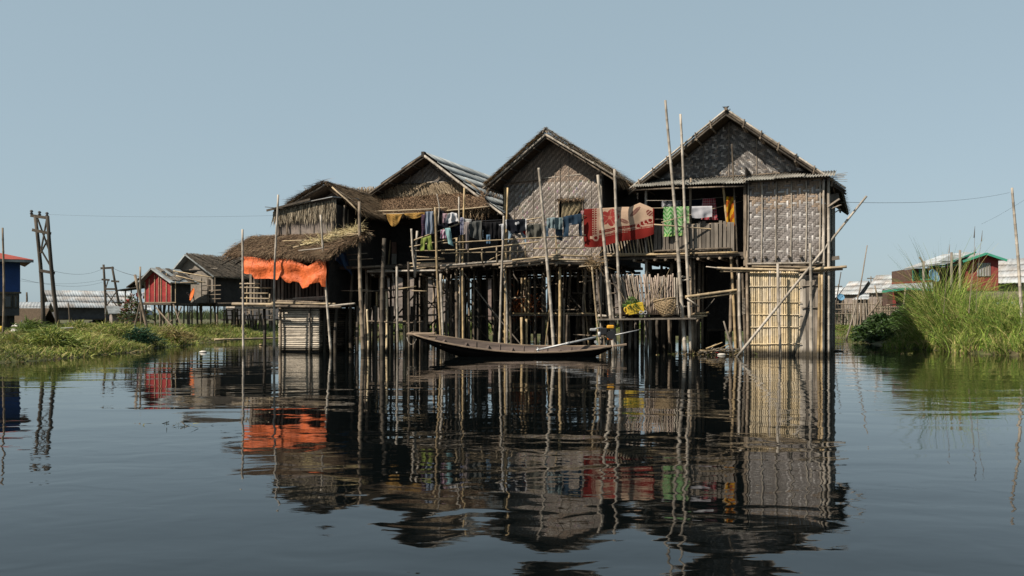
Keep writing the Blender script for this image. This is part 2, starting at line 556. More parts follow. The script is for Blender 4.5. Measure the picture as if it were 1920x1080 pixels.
def corrugated(mb, tl, tr, bl, br, pitch=.085, amp=.021, seg=6):
    """a corrugated sheet; the waves run down the slope"""
    tl, tr, bl, br = map(Vector, (tl, tr, bl, br))
    n = max(6, int((tr - tl).length / pitch * seg))
    nrm = (tr - tl).cross(bl - tl).normalized()
    if nrm.z < 0: nrm = -nrm
    vs = []
    for i in range(n + 1):
        s = i / n
        h = nrm * amp * math.sin(2 * math.pi * i / seg)
        vs += [tl.lerp(tr, s) + h, bl.lerp(br, s) + h, bl.lerp(br, s) + h - nrm * .006, tl.lerp(tr, s) + h - nrm * .006]
    fs = []
    for i in range(n):
        a, b = 4 * i, 4 * i + 4
        fs += [(a, a + 1, b + 1, b), (a + 1, a + 2, b + 2, b + 1), (a + 2, a + 3, b + 3, b + 2), (a + 3, a, b, b + 3)]
    return mb.add(vs, fs)

def cloth(name, label, cat, top, drop, Y, colf, nu=24, nv=20, folds=3, amp=.03, mask=None, back=.5, group='washing hung out to dry', taper=None, seed=0, parent=None, tilt=0.0, m=None, fine=.5):
    """washing: top = [(px,py),...] the line it hangs over; drop(s) -> py of the hem; wraps over the line with a back flap"""
    r = random.Random(seed * 13 + 5)
    ph = [r.uniform(0, 6) for _ in range(4)]
    xs = [p[0] for p in top]; ys = [p[1] for p in top]
    vs, fs, cs = [], [], []
    def point(s, t, back_):
        px = xs[0] + (xs[-1] - xs[0]) * s
        py = float(np.interp(px, xs, ys))
        pb = drop(s)
        y = py + (pb - py) * t
        cx = (xs[0] + xs[-1]) / 2
        if taper: px = cx + (px - cx) * taper(t)
        px += tilt * t
        dy = amp * (math.sin(folds * 6.28 * s + ph[0] + t * 1.3) * (.35 + .65 * t) + fine * math.sin(folds * 13.7 * s + ph[1] - t * 2.4) * (.3 + .5 * t) + .3 * math.sin(9 * t + ph[2] + 5 * s))
        q = P(px, y, Y if not isinstance(Y, tuple) else Y[0] + (Y[1] - Y[0]) * s)
        q.y += dy + (.05 if back_ else -.02) * min(1, t * 8)
        q.x += .3 * amp * math.sin(7 * t + ph[3] + 4 * s) * t
        return q
    nb = max(2, int(nv * back))
    rows = [(-k / nb * back, True) for k in range(nb, 0, -1)] + [(k / nv, False) for k in range(nv + 1)]
    for (t, bk) in rows:
        for i in range(nu + 1):
            vs.append(point(i / nu, abs(t), bk))
    for j in range(len(rows) - 1):
        for i in range(nu):
            s = (i + .5) / nu
            t = abs(rows[j][0] + rows[j + 1][0]) / 2
            if mask and not mask(s, t): continue
            a = j * (nu + 1) + i
            fs.append((a, a + 1, a + nu + 2, a + nu + 1))
            cs.append(tuple(x * .72 for x in colf(s, t)) if m is None else colf(s, t))
    mb = MB()
    mb.v = [tuple(v) for v in vs]; mb.f = fs; mb.c = cs
    base = P(xs[0], ys[0], Y if not isinstance(Y, tuple) else Y[0])
    o = mb.build(name, m or m_cloth, parent, base=tuple(base) if parent is None else None, smooth=True)
    if parent is None: tag(o, label, cat, group)
    return o

plain = lambda c: (lambda s, t: c)
def shirt_mask(s, t):
    if t < .33: return not (.38 < s < .62 and t < .07)
    return .2 < s < .8
def trouser_mask(s, t):
    return t < .32 or abs(s - .5) > .05 + .12 * (t - .3)

# ================================================================ HOUSE D, the right-hand house
D = Frame(1195, 29.1)
L = D.L
house = thing('stilt_house', 'large stilt house with grey gable and checkered woven side room, rightmost big hut', 'house', D.o, D.rot, 'stilt houses in a row over the water')
ap, le, ri = L(1362, 208, .1), L(1185, 353, .1), L(1580, 352, .1)
ZR = lambda u: ap.z - (ap.z - le.z) * (ap.u - u) / (ap.u - le.u)
def slope_z(u, a, l, r):
    if u < a.x: return a.z - (a.z - l.z) * (a.x - u) / (a.x - l.x)
    return a.z - (a.z - r.z) * (u - a.x) / (r.x - a.x)
BACK = 7.5
def roof_pair(parent, a, l, r, v0, v1, t=.09, m=None, name='roof_slope'):
    for (e, left) in ((l, True), (r, False)):
        p = [(e.x, v0, e.z), (a.x, v0, a.z), (a.x, v1, a.z), (e.x, v1, e.z)]
        if left: p = [p[0], p[1], p[2], p[3]]
        else: p = [p[1], p[0], p[3], p[2]]
        part(MB().slab(*p, t), name, m or m_thatchbed, parent)
roof_pair(house, ap, le, ri, .16, BACK, .09)
# rake poles, purlins with their ends showing
for (e, s) in ((le, -1), (ri, 1)):
    d = (e - ap)
    for k, (off, r, mm) in enumerate(((.05, .035, m_pole), (-.05, .04, m_stilt), (-.14, .03, m_dark))):
        part(MB().bamboo(ap + Vector((0, -.0 - .02 * k, off)), e + d.normalized() * .12 + Vector((0, -.02 * k, off)), r, r * .9, 7, .4, .02), 'rake_pole', mm, house, True)
    for k in range(1, 7):
        q = ap.lerp(e, k / 6.6)
        part(MB().tube(q + Vector((0, -.12, -.17)), q + Vector((0, BACK, -.17)), .035, n=6), 'purlin', m_stilt, house, True)
        part(MB().tube(q + Vector((0, -.02, .03)), q + Vector((0, 1.2, .10)), .03, n=5), 'batten', m_dark, house, True)
        part(MB().beam(q + Vector((0, -.06, -.18)), q + Vector((s * .05, -.06, .08)), .03, .05), 'tie', m_stilt, house)
    # thatch showing above the rake
for k in range(5):
    part(MB().tube(ap + Vector((-.06 + .03 * k, -.06, -.05)), ap + Vector((.1 - .05 * k, -.1, .13)), .015, n=5), 'ridge_peg', m_dark, house)
part(MB().tube(ap + Vector((0, -.15, .04)), ap + Vector((0, BACK, .04)), .05, n=7), 'ridge_pole', m_stilt, house, True)
tn = []
for e in (le, ri):
    tn.append(thatch_np((ap.x, .25, ap.z + .02), (ap.x, BACK, ap.z + .02), (e.x, .25, e.z + .02), (e.x, BACK, e.z + .02), 3500, .45, .03, .03, .3, ((.22, .19, .155), (.15, .125, .10), (.3, .26, .21)), .08))
o = np_mesh('thatch', *joinN(tn), m_thatch, house); o['kind'] = 'stuff'
# gable wall, mat with a diamond pattern
gv_ = .9
zb = L(1380, 331, gv_).z
inside_g = lambda u, z: z > zb and z < slope_z(u, ap, le, ri) - .16
def tri(parent, a, l, r, z0, v, m, name='gable_wall', off=.16):
    kl, kr = (a.z - l.z) / (a.x - l.x), (a.z - r.z) / (r.x - a.x)
    top = a.z - off
    ul, ur = a.x - (top - z0) / kl, a.x + (top - z0) / kr
    mb = MB().add([(ul, v, z0), (ur, v, z0), (a.x, v, top), (ul, v + .05, z0), (ur, v + .05, z0), (a.x, v + .05, top)],
                  [(0, 1, 2), (5, 4, 3), (0, 3, 4, 1), (1, 4, 5, 2), (2, 5, 3, 0)])
    return part(mb, name, m, parent), ul, ur
gw, gul, gur = tri(house, ap, le, ri, zb, gv_, m_matback)
def col_gD(i, j, vert):
    dia = ((i + j) // 6 + (i - j) // 6) % 2
    b = (.155, .15, .15) if vert else (.09, .09, .092)
    if dia and (i + j) % 3 == 0: b = (.40, .38, .36)
    elif dia: b = (.20, .19, .18) if vert else (.12, .115, .11)
    if rnd.random() < .08: b = (.28, .23, .19)
    pf = panel(i, j, 26, 18, .7, 1.15)
    b = tuple(x * pf for x in b)
    k = rnd.uniform(1.0, 1.65)
    return tuple(x * k for x in b)
o = weave(gul, zb, gur - gul, ap.z - zb, inside_g, .05, 2, gv_, col_gD, chev=True).build('woven_strip', m_weave, gw); o['kind'] = 'stuff'
for q in (.33, .5, .68):
    uu = gul + (gur - gul) * q
    part(MB().beam((uu, gv_ - .02, zb), (uu, gv_ - .02, slope_z(uu, ap, le, ri) - .18), .03, .02), 'batten', m_plank, house)
part(MB().bamboo((gul + .2, gv_ - .04, zb + .02), (gur - .2, gv_ - .04, zb + .02), .025, .02, 6), 'batten', m_stilt, house, True)
# porch roof of corrugated sheets
def porch_sheets(px0, py0, px1, py1, n, v0, v1, rise, zz=0):
    a, b = L(px0, py0, v0), L(px1, py1, v0)
    rise = zb + zz - (a.z + b.z) / 2
    for k in range(n):
        s0, s1 = k / n, (k + 1) / n
        bl, br = a.lerp(b, s0), a.lerp(b, s1 + .02)
        dz = .012 * (k % 2)
        bl.z += dz; br.z += dz + rnd.uniform(-.01, .02)
        tl, tr = bl + Vector((0, v1 - v0, rise)), br + Vector((0, v1 - v0, rise))
        part(corrugated(MB(), tl, tr, bl, br), 'roof_sheet', m_corr, house, True)
    return a, b
porch_sheets(1184, 350, 1398, 342, 5, -.35, gv_ - .03, .30, .02)
a2, b2 = porch_sheets(1394, 338, 1562, 329, 3, -.42, gv_ - .03, .22, .0)
for (px0, py0, px1, py1, v) in ((1190, 356, 1396, 349, -.22), (1398, 342, 1556, 332, -.1)):
    part(MB().bamboo(L(px0, py0, v), L(px1, py1, v), .035, .03, 7), 'eave_pole', m_stilt, house, True)
# floor, porch and rooms
uR = L(1548, 400, 0).x
uP = L(1396, 400, 0).x
FZ = L(1455, 497, 0).z
PZ = L(1300, 475, 0).z
part(MB().box((-.3, .02, PZ - .12), (uP - .02, BACK - .3, PZ)), 'porch_floor', m_dark, house)
part(MB().box((uP, .02, FZ - .1), (uR, BACK - .3, FZ)), 'room_floor', m_dark, house)
part(MB().box((-.2, 2.2, PZ), (uP, 2.25, zb + .3)), 'back_wall', m_matdark, house)
part(MB().box((-.25, .9, PZ), (-.2, BACK - .3, le.z + .1)), 'side_wall', m_matdark, house)
part(MB().box((uP, .06, FZ), (uP + .04, 2.2, zb + .15)), 'side_wall', m_matdark, house)
part(MB().box((-.3, BACK - .4, 1.0), (uR, BACK - .35, le.z)), 'back_wall', m_matdark, house)
part(MB().box((-.2, .95, zb - .06), (uR, BACK - .4, zb)), 'ceiling', m_dark, house)
# the woven room front
wz0, wz1 = L(1455, 495, 0).z, L(1455, 336, 0).z
wu0, wu1 = L(1402, 400, 0).x, L(1541, 400, 0).x
room = part(MB().box((wu0, 0.0, wz0), (wu1, .05, wz1)), 'woven_wall', m_matback, house)
def col_room(i, j, vert):
    k = rnd.uniform(.8, 1.2)
    tan = j > 27 and rnd.random() < .7
    if vert and (i % 6) in (1,) : b = (.66, .62, .59)
    elif vert and (i % 6) in (4,) and j % 2: b = (.54, .51, .48)
    elif not vert and (j % 6) in (0,): b = (.58, .55, .52)
    else: b = (.25, .225, .21) if vert else (.30, .27, .255)
    if tan and b[0] < .32: b = (.38, .28, .20)
    pf = panel(i, j, 8, 40, .82, 1.1) * panel(i, j, 100, 14, .88, 1.06)
    b = tuple(x * pf for x in b)
    return tuple(x * k for x in b)
o = weave(wu0, wz0, wu1 - wu0, wz1 - wz0, lambda u, z: wu0 - .02 < u < wu1 + .02 and wz0 - .04 < z < wz1 + .02, .063, 3, 0, col_room, lift=.016).build('woven_strip', m_weave, room); o['kind'] = 'stuff'
for px in (1402.5, 1428, 1455, 1483, 1511, 1537, 1542):
    a, b = L(px, 495, -.03), L(px + 1, 339, -.03)
    part(MB().bamboo(a, b, .026, .022, 7, .3, .015), 'batten', m_pole, house, True)
part(MB().bamboo(L(1401, 495, -.06), L(1545, 493, -.06), .04, .035, 7), 'bottom_rail', m_pole, house, True)
part(MB().bamboo(L(1401, 339, -.03), L(1545, 334, -.03), .03, .03, 7), 'top_rail', m_tan, house, True)
part(MB().box((L(1396, 400, -.02).x - .03, -.06, FZ), (L(1400, 400, 0).x, .02, wz1 + .1)), 'door_post', m_stilt, house)
# right side of the room: old boards and posts seen edge-on
for k in range(16):
    v = .02 + k * .33
    h = rnd.uniform(-.15, .1)
    part(MB().box((uR + .02, v, -.5 if k % 3 else FZ), (uR + .06 + rnd.uniform(0, .05), v + .31, L(1555, 345, 0).z + h)), 'side_board', m_plank if k % 2 else m_dark, house)
for (px, r, y0, y1, v, mm) in ((1545, .035, 336, 664, -.06, m_pole), (1553, .05, 330, 664, .0, m_pole), (1549, .045, 340, 664, .12, m_dark), (1557, .04, 500, 664, .3, m_stilt)):
    a = L(px, 664, v); a.z = -.9
    part(MB().bamboo(a, L(px + .5, y0, v), r, r * .9, 8, .4, .03), 'corner_post', mm, house, True)
for (p, q, w) in (((1552, 388, 0), (1574, 373, -.2), .05), ((1554, 393, .1), (1577, 384, -.2), .03), ((1554, 372, .2), (1572, 368, .5), .22), ((1550, 486, .1), (1574, 483, .1), .12),
                  ((1552, 478, .3), (1562, 476, .3), .06), ((1550, 470, .5), (1562, 468, .5), .05), ((1554, 405, .2), (1576, 392, .1), .02), ((1553, 400, .2), (1561, 475, .4), .10)):
    part(MB().beam(L(*p), L(*q), .05, w), 'loose_board', m_plank, house)
for k in range(9):
    a = L(1556, 327 + k * 1.5, -.1)
    part(MB().tube(a, a + Vector((rnd.uniform(.25, .6), rnd.uniform(-.1, .1), rnd.uniform(-.06, .06))), .008, .004, 4), 'straw_stalk', m_tan, house)
# lower storey: upright golden bamboo slats
lz1 = L(1455, 508, .02).z
part(MB().box((L(1405, 500, .1).x, .12, -.6), (uR - .05, .16, FZ - .1)), 'lower_backing', m_matdark, house)
part(MB().box((L(1405, 500, .08).x, .075, -.6), (L(1500, 500, .08).x, .1, FZ - .12)), 'backing_mat', m_gold, house)
px = 1407.5
k = 0
while px < 1499:
    w = rnd.uniform(.031, .037)
    a = L(px, 668, .05); a.z = -.5
    b = L(px + rnd.uniform(-.4, .4), 506 + rnd.uniform(-1, 5), .05)
    sh = rnd.random()
    part(MB().bamboo(a, b, w, w * .92, 6, .3, .012), 'bamboo_slat', m_gold if not (k in (9, 14)) else m_pole, house, True)
    px += 4.0; k += 1
px = 1503
while px < 1537:
    a = L(px, 668, .06); a.z = -.5
    b = L(px + rnd.uniform(-1, 1), 512 + rnd.uniform(0, 12), .06)
    part(MB().beam(a, b, .085, .02), 'grey_board', m_plank if rnd.random() < .4 else m_pole, house)
    px += 5.6
for y in (512, 537, 566, 590, 613, 645):
    x1 = 1503 if y in (566, 590, 645) else 1501
    part(MB().bamboo(L(1398, y + rnd.uniform(-1, 1), 0), L(x1, y + rnd.uniform(-1.5, 1.5), 0), .015, .014, 6, .3, .02), 'cross_rail', m_gold, house, True)
part(MB().bamboo(L(1503, 536, 0), L(1536, 535, 0), .02, .018, 6), 'cross_rail', m_plank, house, True)
part(MB().bamboo(L(1503, 577, 0), L(1536, 577, 0), .018, .016, 6), 'cross_rail', m_plank, house, True)
for (x0, y0, x1, mm, r) in ((1536, 512, 1530, m_tan, .045), (1541, 509, 1540, m_tan, .06), (1400, 470, 1404, m_stilt, .05), (1391, 500, 1398, m_stilt, .045), (1385, 505, 1393, m_pole, .05)):
    a = L(x1, 664, -.03); a.z = -.9
    part(MB().bamboo(a, L(x0, y0, -.03), r, r * .9, 8, .4, .04), 'stilt', mm, house, True)
# spiral binding on the post left of the slats
for k in range(12):
    a = L(1394.5, 560 + k * 2.6, -.1)
    part(MB().tube(a + Vector((-.05, 0, -.012)), a + Vector((.05, 0, .012)), .009, n=4), 'lashing', m_pole, house)
# joists, beams, stilts beneath
for k in range(17):
    u = -.1 + k * .36
    part(MB().tube((u, -.12 + rnd.uniform(-.05, .05), PZ - .19), (u, 3.5, PZ - .19), .045, n=6), 'joist', m_stilt if k < 10 else m_dark, house, True)
part(MB().bamboo(L(1108, 481, -.05), L(1384, 473, -.05), .04, .035, 7), 'edge_beam', m_tan, house, True)
part(MB().bamboo(L(1112, 487, .05), L(1380, 481, .05), .05, .04, 7), 'edge_beam', m_stilt, house, True)
for (x0, y0, x1, y1, v, mm, r) in ((1344, 503, 1500, 507, -.12, m_rail, .045), (1350, 509, 1440, 508, -.08, m_rail, .03), (1410, 499, 1545, 502, -.05, m_rail, .03), (1500, 507, 1588, 500, -.16, m_rail, .05), (1510, 509, 1580, 505, -.1, m_rail, .035), (1324, 500, 1352, 503, -.2, m_pole, .02)):
    part(MB().bamboo(L(x0, y0, v), L(x1, y1, v), r, r * .9, 7, .3, .02), 'cross_beam', mm, house, True)
pts = []
for v in (1.0, 2.3, 3.7, 5.2, 6.8):
    for u in (-.1, .8, 1.9, 2.9, 3.6, 4.8, 5.8):
        pts.append((u + rnd.uniform(-.15, .15), v + rnd.uniform(-.2, .2)))
stilt_set(house, pts, PZ - .15, m_stilt)
for (x0, y0, x1, mm, r, v) in ((1212, 355, 1213, m_pole, .055, .15), (1294, 334, 1300, m_stilt, .05, .1), (1357, 346, 1384, m_tan, .05, .2), (1300, 485, 1303, m_stilt, .085, .25)):
    a = L(x1, 655, v); a.z = -.9
    part(MB().bamboo(a, L(x0, y0, v), r, r * .85, 8, .4, .04), 'porch_post', mm, house, True)
# dark panels added to make the black shade below the room and porch
part(MB().box((1.9, 2.6, .75), (uR - .1, 2.65, PZ - .2)), 'dark_backing', m_matdark, house)
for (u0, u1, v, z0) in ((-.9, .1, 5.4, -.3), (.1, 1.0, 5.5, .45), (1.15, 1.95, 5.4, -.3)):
    part(MB().box((u0, v, z0), (u1, v + .05, PZ - .2)), 'dark_backing', m_matdark, house)
part(MB().beam((1.9, 2.5, .75), (uR - .1, 2.5, .78), .1, .08), 'backing_beam', m_dark, house)
# plank parapet of the porch
px = 1229.0
while px < 1374:
    w = rnd.uniform(.09, .12)
    y1 = 420 + rnd.uniform(-3, 3) - (px - 1229) * .03
    a, b = L(px, 472, .02), L(px + rnd.uniform(-.8, .8), y1, .02)
    part(MB().beam(a, b, w, .02), 'parapet_plank', m_plank, house)
    px += 7.6
for (x0, y0, x1, y1, v, r) in ((1226, 471, 1372, 465, -.03, .035), (1228, 425, 1372, 418, .07, .03), (1160, 408, 1246, 412, .0, .02)):
    part(MB().bamboo(L(x0, y0, v), L(x1, y1, v), r, r * .9, 7), 'parapet_rail', m_stilt, house, True)
px = 1110.0
while px < 1226:
    lean = -5 + (px - 1110) * .02
    a, b = L(px + 3, 478, -.02), L(px + lean, 440 + rnd.uniform(-4, 6), -.02)
    part(MB().beam(a, b, .035, .018), 'parapet_slat', m_rail if rnd.random() < .5 else m_pole, house)
    px += 5.6
part(MB().bamboo(L(1106, 476, -.06), L(1228, 476, -.06), .03, .03, 7), 'parapet_rail', m_rail, house, True)

# ================================================================ HOUSE C, the middle gable
C_ = Frame(945, 30.95)
L = C_.L
hc = thing('stilt_house', 'tall narrow stilt hut with pale diagonal weave gable and small curtained window', 'house', C_.o, C_.rot, 'stilt houses in a row over the water')
ap, le, ri = L(1025, 250, -.62), L(914, 350, -.62), L(1156, 331, -.62)
B2 = 5.6
roof_pair(hc, ap, le, ri, -.62, B2, .10)
straw = ((.38, .29, .19), (.52, .42, .29), (.24, .18, .115), (.6, .5, .36))
brown = ((.175, .115, .07), (.27, .185, .115), (.10, .068, .043), (.38, .28, .18))
tn = []
for e in (le, ri):
    a0, a1 = Vector((ap.x, -.68, ap.z + .03)), Vector((ap.x, B2, ap.z + .03))
    e0, e1 = Vector((e.x, -.68, e.z + .03)), Vector((e.x, B2, e.z + .03))
    tn.append(thatch_np(a0, a1, e0, e1, 2600, .5, .03, .07, .35, straw, .22))
    # ragged ends along the rake
    tn.append(thatch_np(Vector((ap.x, -.80, ap.z + .02)), Vector((ap.x, -.5, ap.z + .04)), Vector((e.x, -.80, e.z + .02)), Vector((e.x, -.5, e.z + .04)), 500, .4, .025, .05, .5, straw, .2))
    tn.append(thatch_np(Vector((ap.x, -.74, ap.z + .10)), Vector((ap.x, -.62, ap.z + .12)), Vector((e.x, -.74, e.z + .09)), Vector((e.x, -.62, e.z + .11)), 900, .3, .03, .07, .6, ((.5, .4, .28), (.38, .29, .2), (.62, .52, .38)), .15))
    # fringe hanging at the eave
    n = 500
    b = np.stack([np.full(n, e.x) + nrs.uniform(-.12, .02, n) * (1 if e is ri else -1), nrs.uniform(-.7, B2, n), np.full(n, e.z) + nrs.uniform(-.06, .04, n)], -1)
    d = np.stack([nrs.normal(size=n) * .25 + (.4 if e is ri else -.4), nrs.normal(size=n) * .3, np.full(n, -1.0)], -1)
    d /= np.linalg.norm(d, axis=1, keepdims=True)
    tn.append(blades(b, d, nrs.uniform(.1, .38, n), nrs.uniform(.012, .03, n), palette(n, brown), .1, seg=2))
o = np_mesh('thatch', *joinN(tn), m_thatch, hc); o['kind'] = 'stuff'
for (e, s) in ((le, -1), (ri, 1)):
    part(MB().bamboo(ap + Vector((0, -.1, -.06)), e + Vector((s * .12, -.1, -.08)), .045, .04, 7, .4, .02), 'rake_pole', m_pole, hc, True)
    part(MB().bamboo(ap + Vector((0, -.04, -.15)), e + Vector((s * .02, -.04, -.17)), .035, .03, 7, .4, .02), 'rake_pole', m_stilt, hc, True)
    for k in range(1, 6):
        q = ap.lerp(e, k / 5.2)
        part(MB().tube(q + Vector((0, -.1, -.16)), q + Vector((0, B2, -.16)), .035, n=6), 'purlin', m_dark, hc, True)
part(MB().tube(ap + Vector((-.09, -.16, .0)), ap + Vector((-.02, -.16, .14)), .03, n=6), 'ridge_peg', m_pole, hc)
part(MB().tube(ap + Vector((.09, -.16, -.02)), ap + Vector((-.06, -.14, .1)), .025, n=6), 'ridge_peg', m_stilt, hc)
cu1 = L(1130, 400, 0).x
CZ = L(1040, 490, 0).z
ins = lambda u, z: 0 < u < cu1 and CZ < z < slope_z(u, ap, le, ri) - .14
wn0, wn1 = L(1049, 410, 0), L(1092, 374, 0)
# wall polygon with a window hole: built from pieces round the opening
mb = MB()
def wcol(u0, u1, z0, top=True):
    m_ = [u0, u1] if not (u0 < ap.x < u1) else [u0, ap.x, u1]
    for a, b in zip(m_[:-1], m_[1:]):
        za, zb_ = slope_z(a, ap, le, ri) - .13, slope_z(b, ap, le, ri) - .13
        mb.add([(a, 0, z0), (b, 0, z0), (b, 0, zb_), (a, 0, za), (a, .05, z0), (b, .05, z0), (b, .05, zb_), (a, .05, za)],
               [(0, 1, 2, 3), (7, 6, 5, 4), (3, 2, 6, 7), (0, 4, 5, 1), (1, 5, 6, 2), (0, 3, 7, 4)])
wcol(0, wn0.x, CZ); wcol(wn1.x, cu1, CZ); wcol(wn0.x, wn1.x, wn1.z)
mb.box((wn0.x, 0, CZ), (wn1.x, .05, wn0.z))
wall = part(mb, 'front_wall', m_matback, hc)
def col_c(i, j, vert):
    k = rnd.uniform(.82, 1.15)
    b = (.45, .395, .35) if vert else (.215, .182, .155)
    if rnd.random() < .12: b = tuple(x * rnd.uniform(.5, .8) for x in b)
    if i * .055 < 1.0 and rnd.random() < .3: b = tuple(x * .75 for x in b)
    pf = panel(i, j, 17, 23)
    b = tuple(x * pf for x in b)
    if j * .055 > 2.75: b = (.33, .245, .185) if vert else (.2, .15, .115)
    return tuple(x * k for x in b)
hole = lambda u, z: wn0.x - .02 < u < wn1.x + .02 and wn0.z - .02 < z < wn1.z + .02
o = weave(0, CZ, cu1, ap.z - CZ, lambda u, z: ins(u, z) and not hole(u, z), .055, 2, 0, col_c).build('woven_strip', m_weave, wall); o['kind'] = 'stuff'
for (px, y0, y1) in ((964, 352, 486), (1041, 300, 486), (1050, 300, 372), (1066, 290, 372), (1094, 358, 460), (1108, 330, 486), (1000, 300, 480)):
    part(MB().beam(L(px, y1, -.02), L(px, y0, -.02), .022, .018), 'batten', m_plank, hc)
part(MB().bamboo(L(1020, 334, -.03), L(1106, 325, -.03), .022, .02, 6), 'batten', m_pole, hc, True)
part(MB().bamboo(L(950, 344, -.03), L(1020, 336, -.03), .02, .02, 6), 'batten', m_stilt, hc, True)
part(MB().box((cu1 - .01, .0, CZ), (cu1 + .04, B2 - .5, slope_z(cu1, ap, le, ri) - .12)), 'side_wall', m_matdark, hc)
part(MB().box((-.04, .0, CZ), (.01, B2 - .5, slope_z(0, ap, le, ri) - .12)), 'side_wall', m_matdark, hc)
part(MB().box((0, B2 - .5, CZ), (cu1, B2 - .45, slope_z(0, ap, le, ri))), 'back_wall', m_matdark, hc)
part(MB().box((-.1, -.1, CZ - .1), (cu1 + .1, B2 - .4, CZ)), 'floor', m_dark, hc)
# window
win = part(MB().beam((wn0.x - .03, -.03, wn0.z - .03), (wn1.x + .03, -.03, wn0.z - .03), .05, .05).beam((wn0.x - .02, -.03, wn0.z), (wn0.x - .02, -.03, wn1.z), .04, .04).beam((wn1.x + .02, -.03, wn0.z), (wn1.x + .02, -.03, wn1.z), .04, .04).beam((wn0.x - .05, -.04, wn1.z), (wn1.x + .04, -.04, wn1.z), .05, .05), 'window', m_stilt, hc)
cm = MB()
nu, nv = 16, 14
for j in range(nv + 1):
    for i in range(nu + 1):
        s, t = i / nu, j / nv
        cm.v.append((wn0.x + .03 + (wn1.x - wn0.x - .06) * (s * (1 - .55 * max(0, t - .35)) ), .05 + .035 * math.sin(s * 26 + t * 3), wn1.z - .02 - (wn1.z - wn0.z - .02) * t))
for j in range(nv):
    for i in range(nu):
        a = j * (nu + 1) + i
        cm.f.append((a, a + nu + 1, a + nu + 2, a + 1)); cm.c.append((.20, .16, .10) if (i + j) % 5 else (.30, .25, .15))
cm.build('curtain', m_cloth, win, smooth=True)
part(MB().box((wn0.x - .1, .35, wn0.z - .2), (wn1.x + .1, .38, wn1.z + .2)), 'window_backing', m_matdark, hc)  # dark sheet put in for the unlit room behind the curtain
n = 160
b = np.stack([nrs.uniform(wn0.x - .12, wn1.x + .1, n), nrs.uniform(-.1, -.02, n), wn1.z + nrs.uniform(-.01, .06, n)], -1)
d = np.stack([nrs.normal(size=n) * .5, np.full(n, -.5), nrs.normal(size=n) * .4 - .3], -1); d /= np.linalg.norm(d, axis=1, keepdims=True)
o = np_mesh('window_thatch', *blades(b, d, nrs.uniform(.06, .17, n), nrs.uniform(.012, .025, n), palette(n, brown), .1, seg=2), m_thatch, hc); o['kind'] = 'stuff'
for (px, y0, v, r, mm) in ((947, 352, -.1, .05, m_tan), (952, 355, .0, .03, m_dark), (1127, 340, -.08, .045, m_pole), (1133, 335, .1, .03, m_dark)):
    a = L(px - 1, 655, v); a.z = -.9
    part(MB().bamboo(a, L(px, y0, v), r, r * .85, 8, .4, .03), 'corner_post', mm, hc, True)
pts = []
for v in (.1, 1.0, 2.0, 3.2, 4.6):
    for u in (.05, .7, 1.3, 2.1, 2.9, 3.6):
        pts.append((u + rnd.uniform(-.2, .2), v + rnd.uniform(-.3, .3)))
stilt_set(hc, pts, CZ - .05, m_stilt, .055)
for k in range(9):
    part(MB().tube((.1 + k * .42, -.2, CZ - .15), (.1 + k * .42, B2 - .4, CZ - .15), .04, n=6), 'joist', m_stilt, hc, True)
for v in (.2, 2.2, 4.4):
    part(MB().tube((-.2, v, CZ - .25), (cu1 + .2, v, CZ - .25), .05, n=6), 'cross_beam', m_dark, hc, True)
for (p, q) in (((.1, .2, .3), (1.9, .2, 2.7)), ((3.4, 1.2, .3), (1.6, 1.2, 2.7)), ((.4, 3.2, .3), (2.2, 3.2, 2.7))):
    part(MB().tube(p, q, .035, n=6), 'brace', m_stilt, hc, True)
for k in range(34):
    u, v, z = rnd.uniform(-.2, 3.6), rnd.uniform(-1.2, 1.2), rnd.uniform(.2, CZ - .3)
    q = Vector((u, v, z))
    if k % 3 == 0: e = q + Vector((rnd.uniform(.5, 1.5), rnd.uniform(-.2, .2), rnd.uniform(-.12, .12)))
    elif k % 3 == 1: e = Vector((u + rnd.uniform(-.4, .4), v, CZ - .1)); q.z = -.6
    else: e = q + Vector((rnd.uniform(-.8, .8), rnd.uniform(-.2, .2), rnd.uniform(.4, 1.3)))
    e.z = min(e.z, CZ)
    part(MB().bamboo(q, e, rnd.uniform(.018, .035), .018, 5, .4, .04), 'thin_pole', (m_stilt, m_tan, m_plank)[k % 3 if k % 2 else 0], hc, True)
# low shelf with a heap of red-brown dry twigs
part(MB().beam(L(965, 591, .3), L(1130, 590, .3), .9, .05), 'store_shelf', m_plank, hc)
part(MB().bamboo(L(962, 588, -.15), L(1128, 588, -.15), .035, .03, 6), 'shelf_pole', m_tan, hc, True)
for (px, y0) in ((977, 521), (985, 521), (991, 524)):
    a = L(px, 600, .05)
    part(MB().bamboo(a, L(px, y0, .05), .04, .035, 7), 'shelf_post', m_tan, hc, True)

for (u0, u1, v, z0) in ((.0, 1.0, 4.9, -.4), (1.25, 1.9, 5.0, -.4), (2.1, 2.7, 4.8, .5), (2.95, 3.7, 5.0, -.4)):  # added dark panels, blocking the view so the understory looks shaded
    part(MB().box((u0, v, z0), (u1, v + .05, CZ - .3)), 'dark_backing', m_matdark, hc)

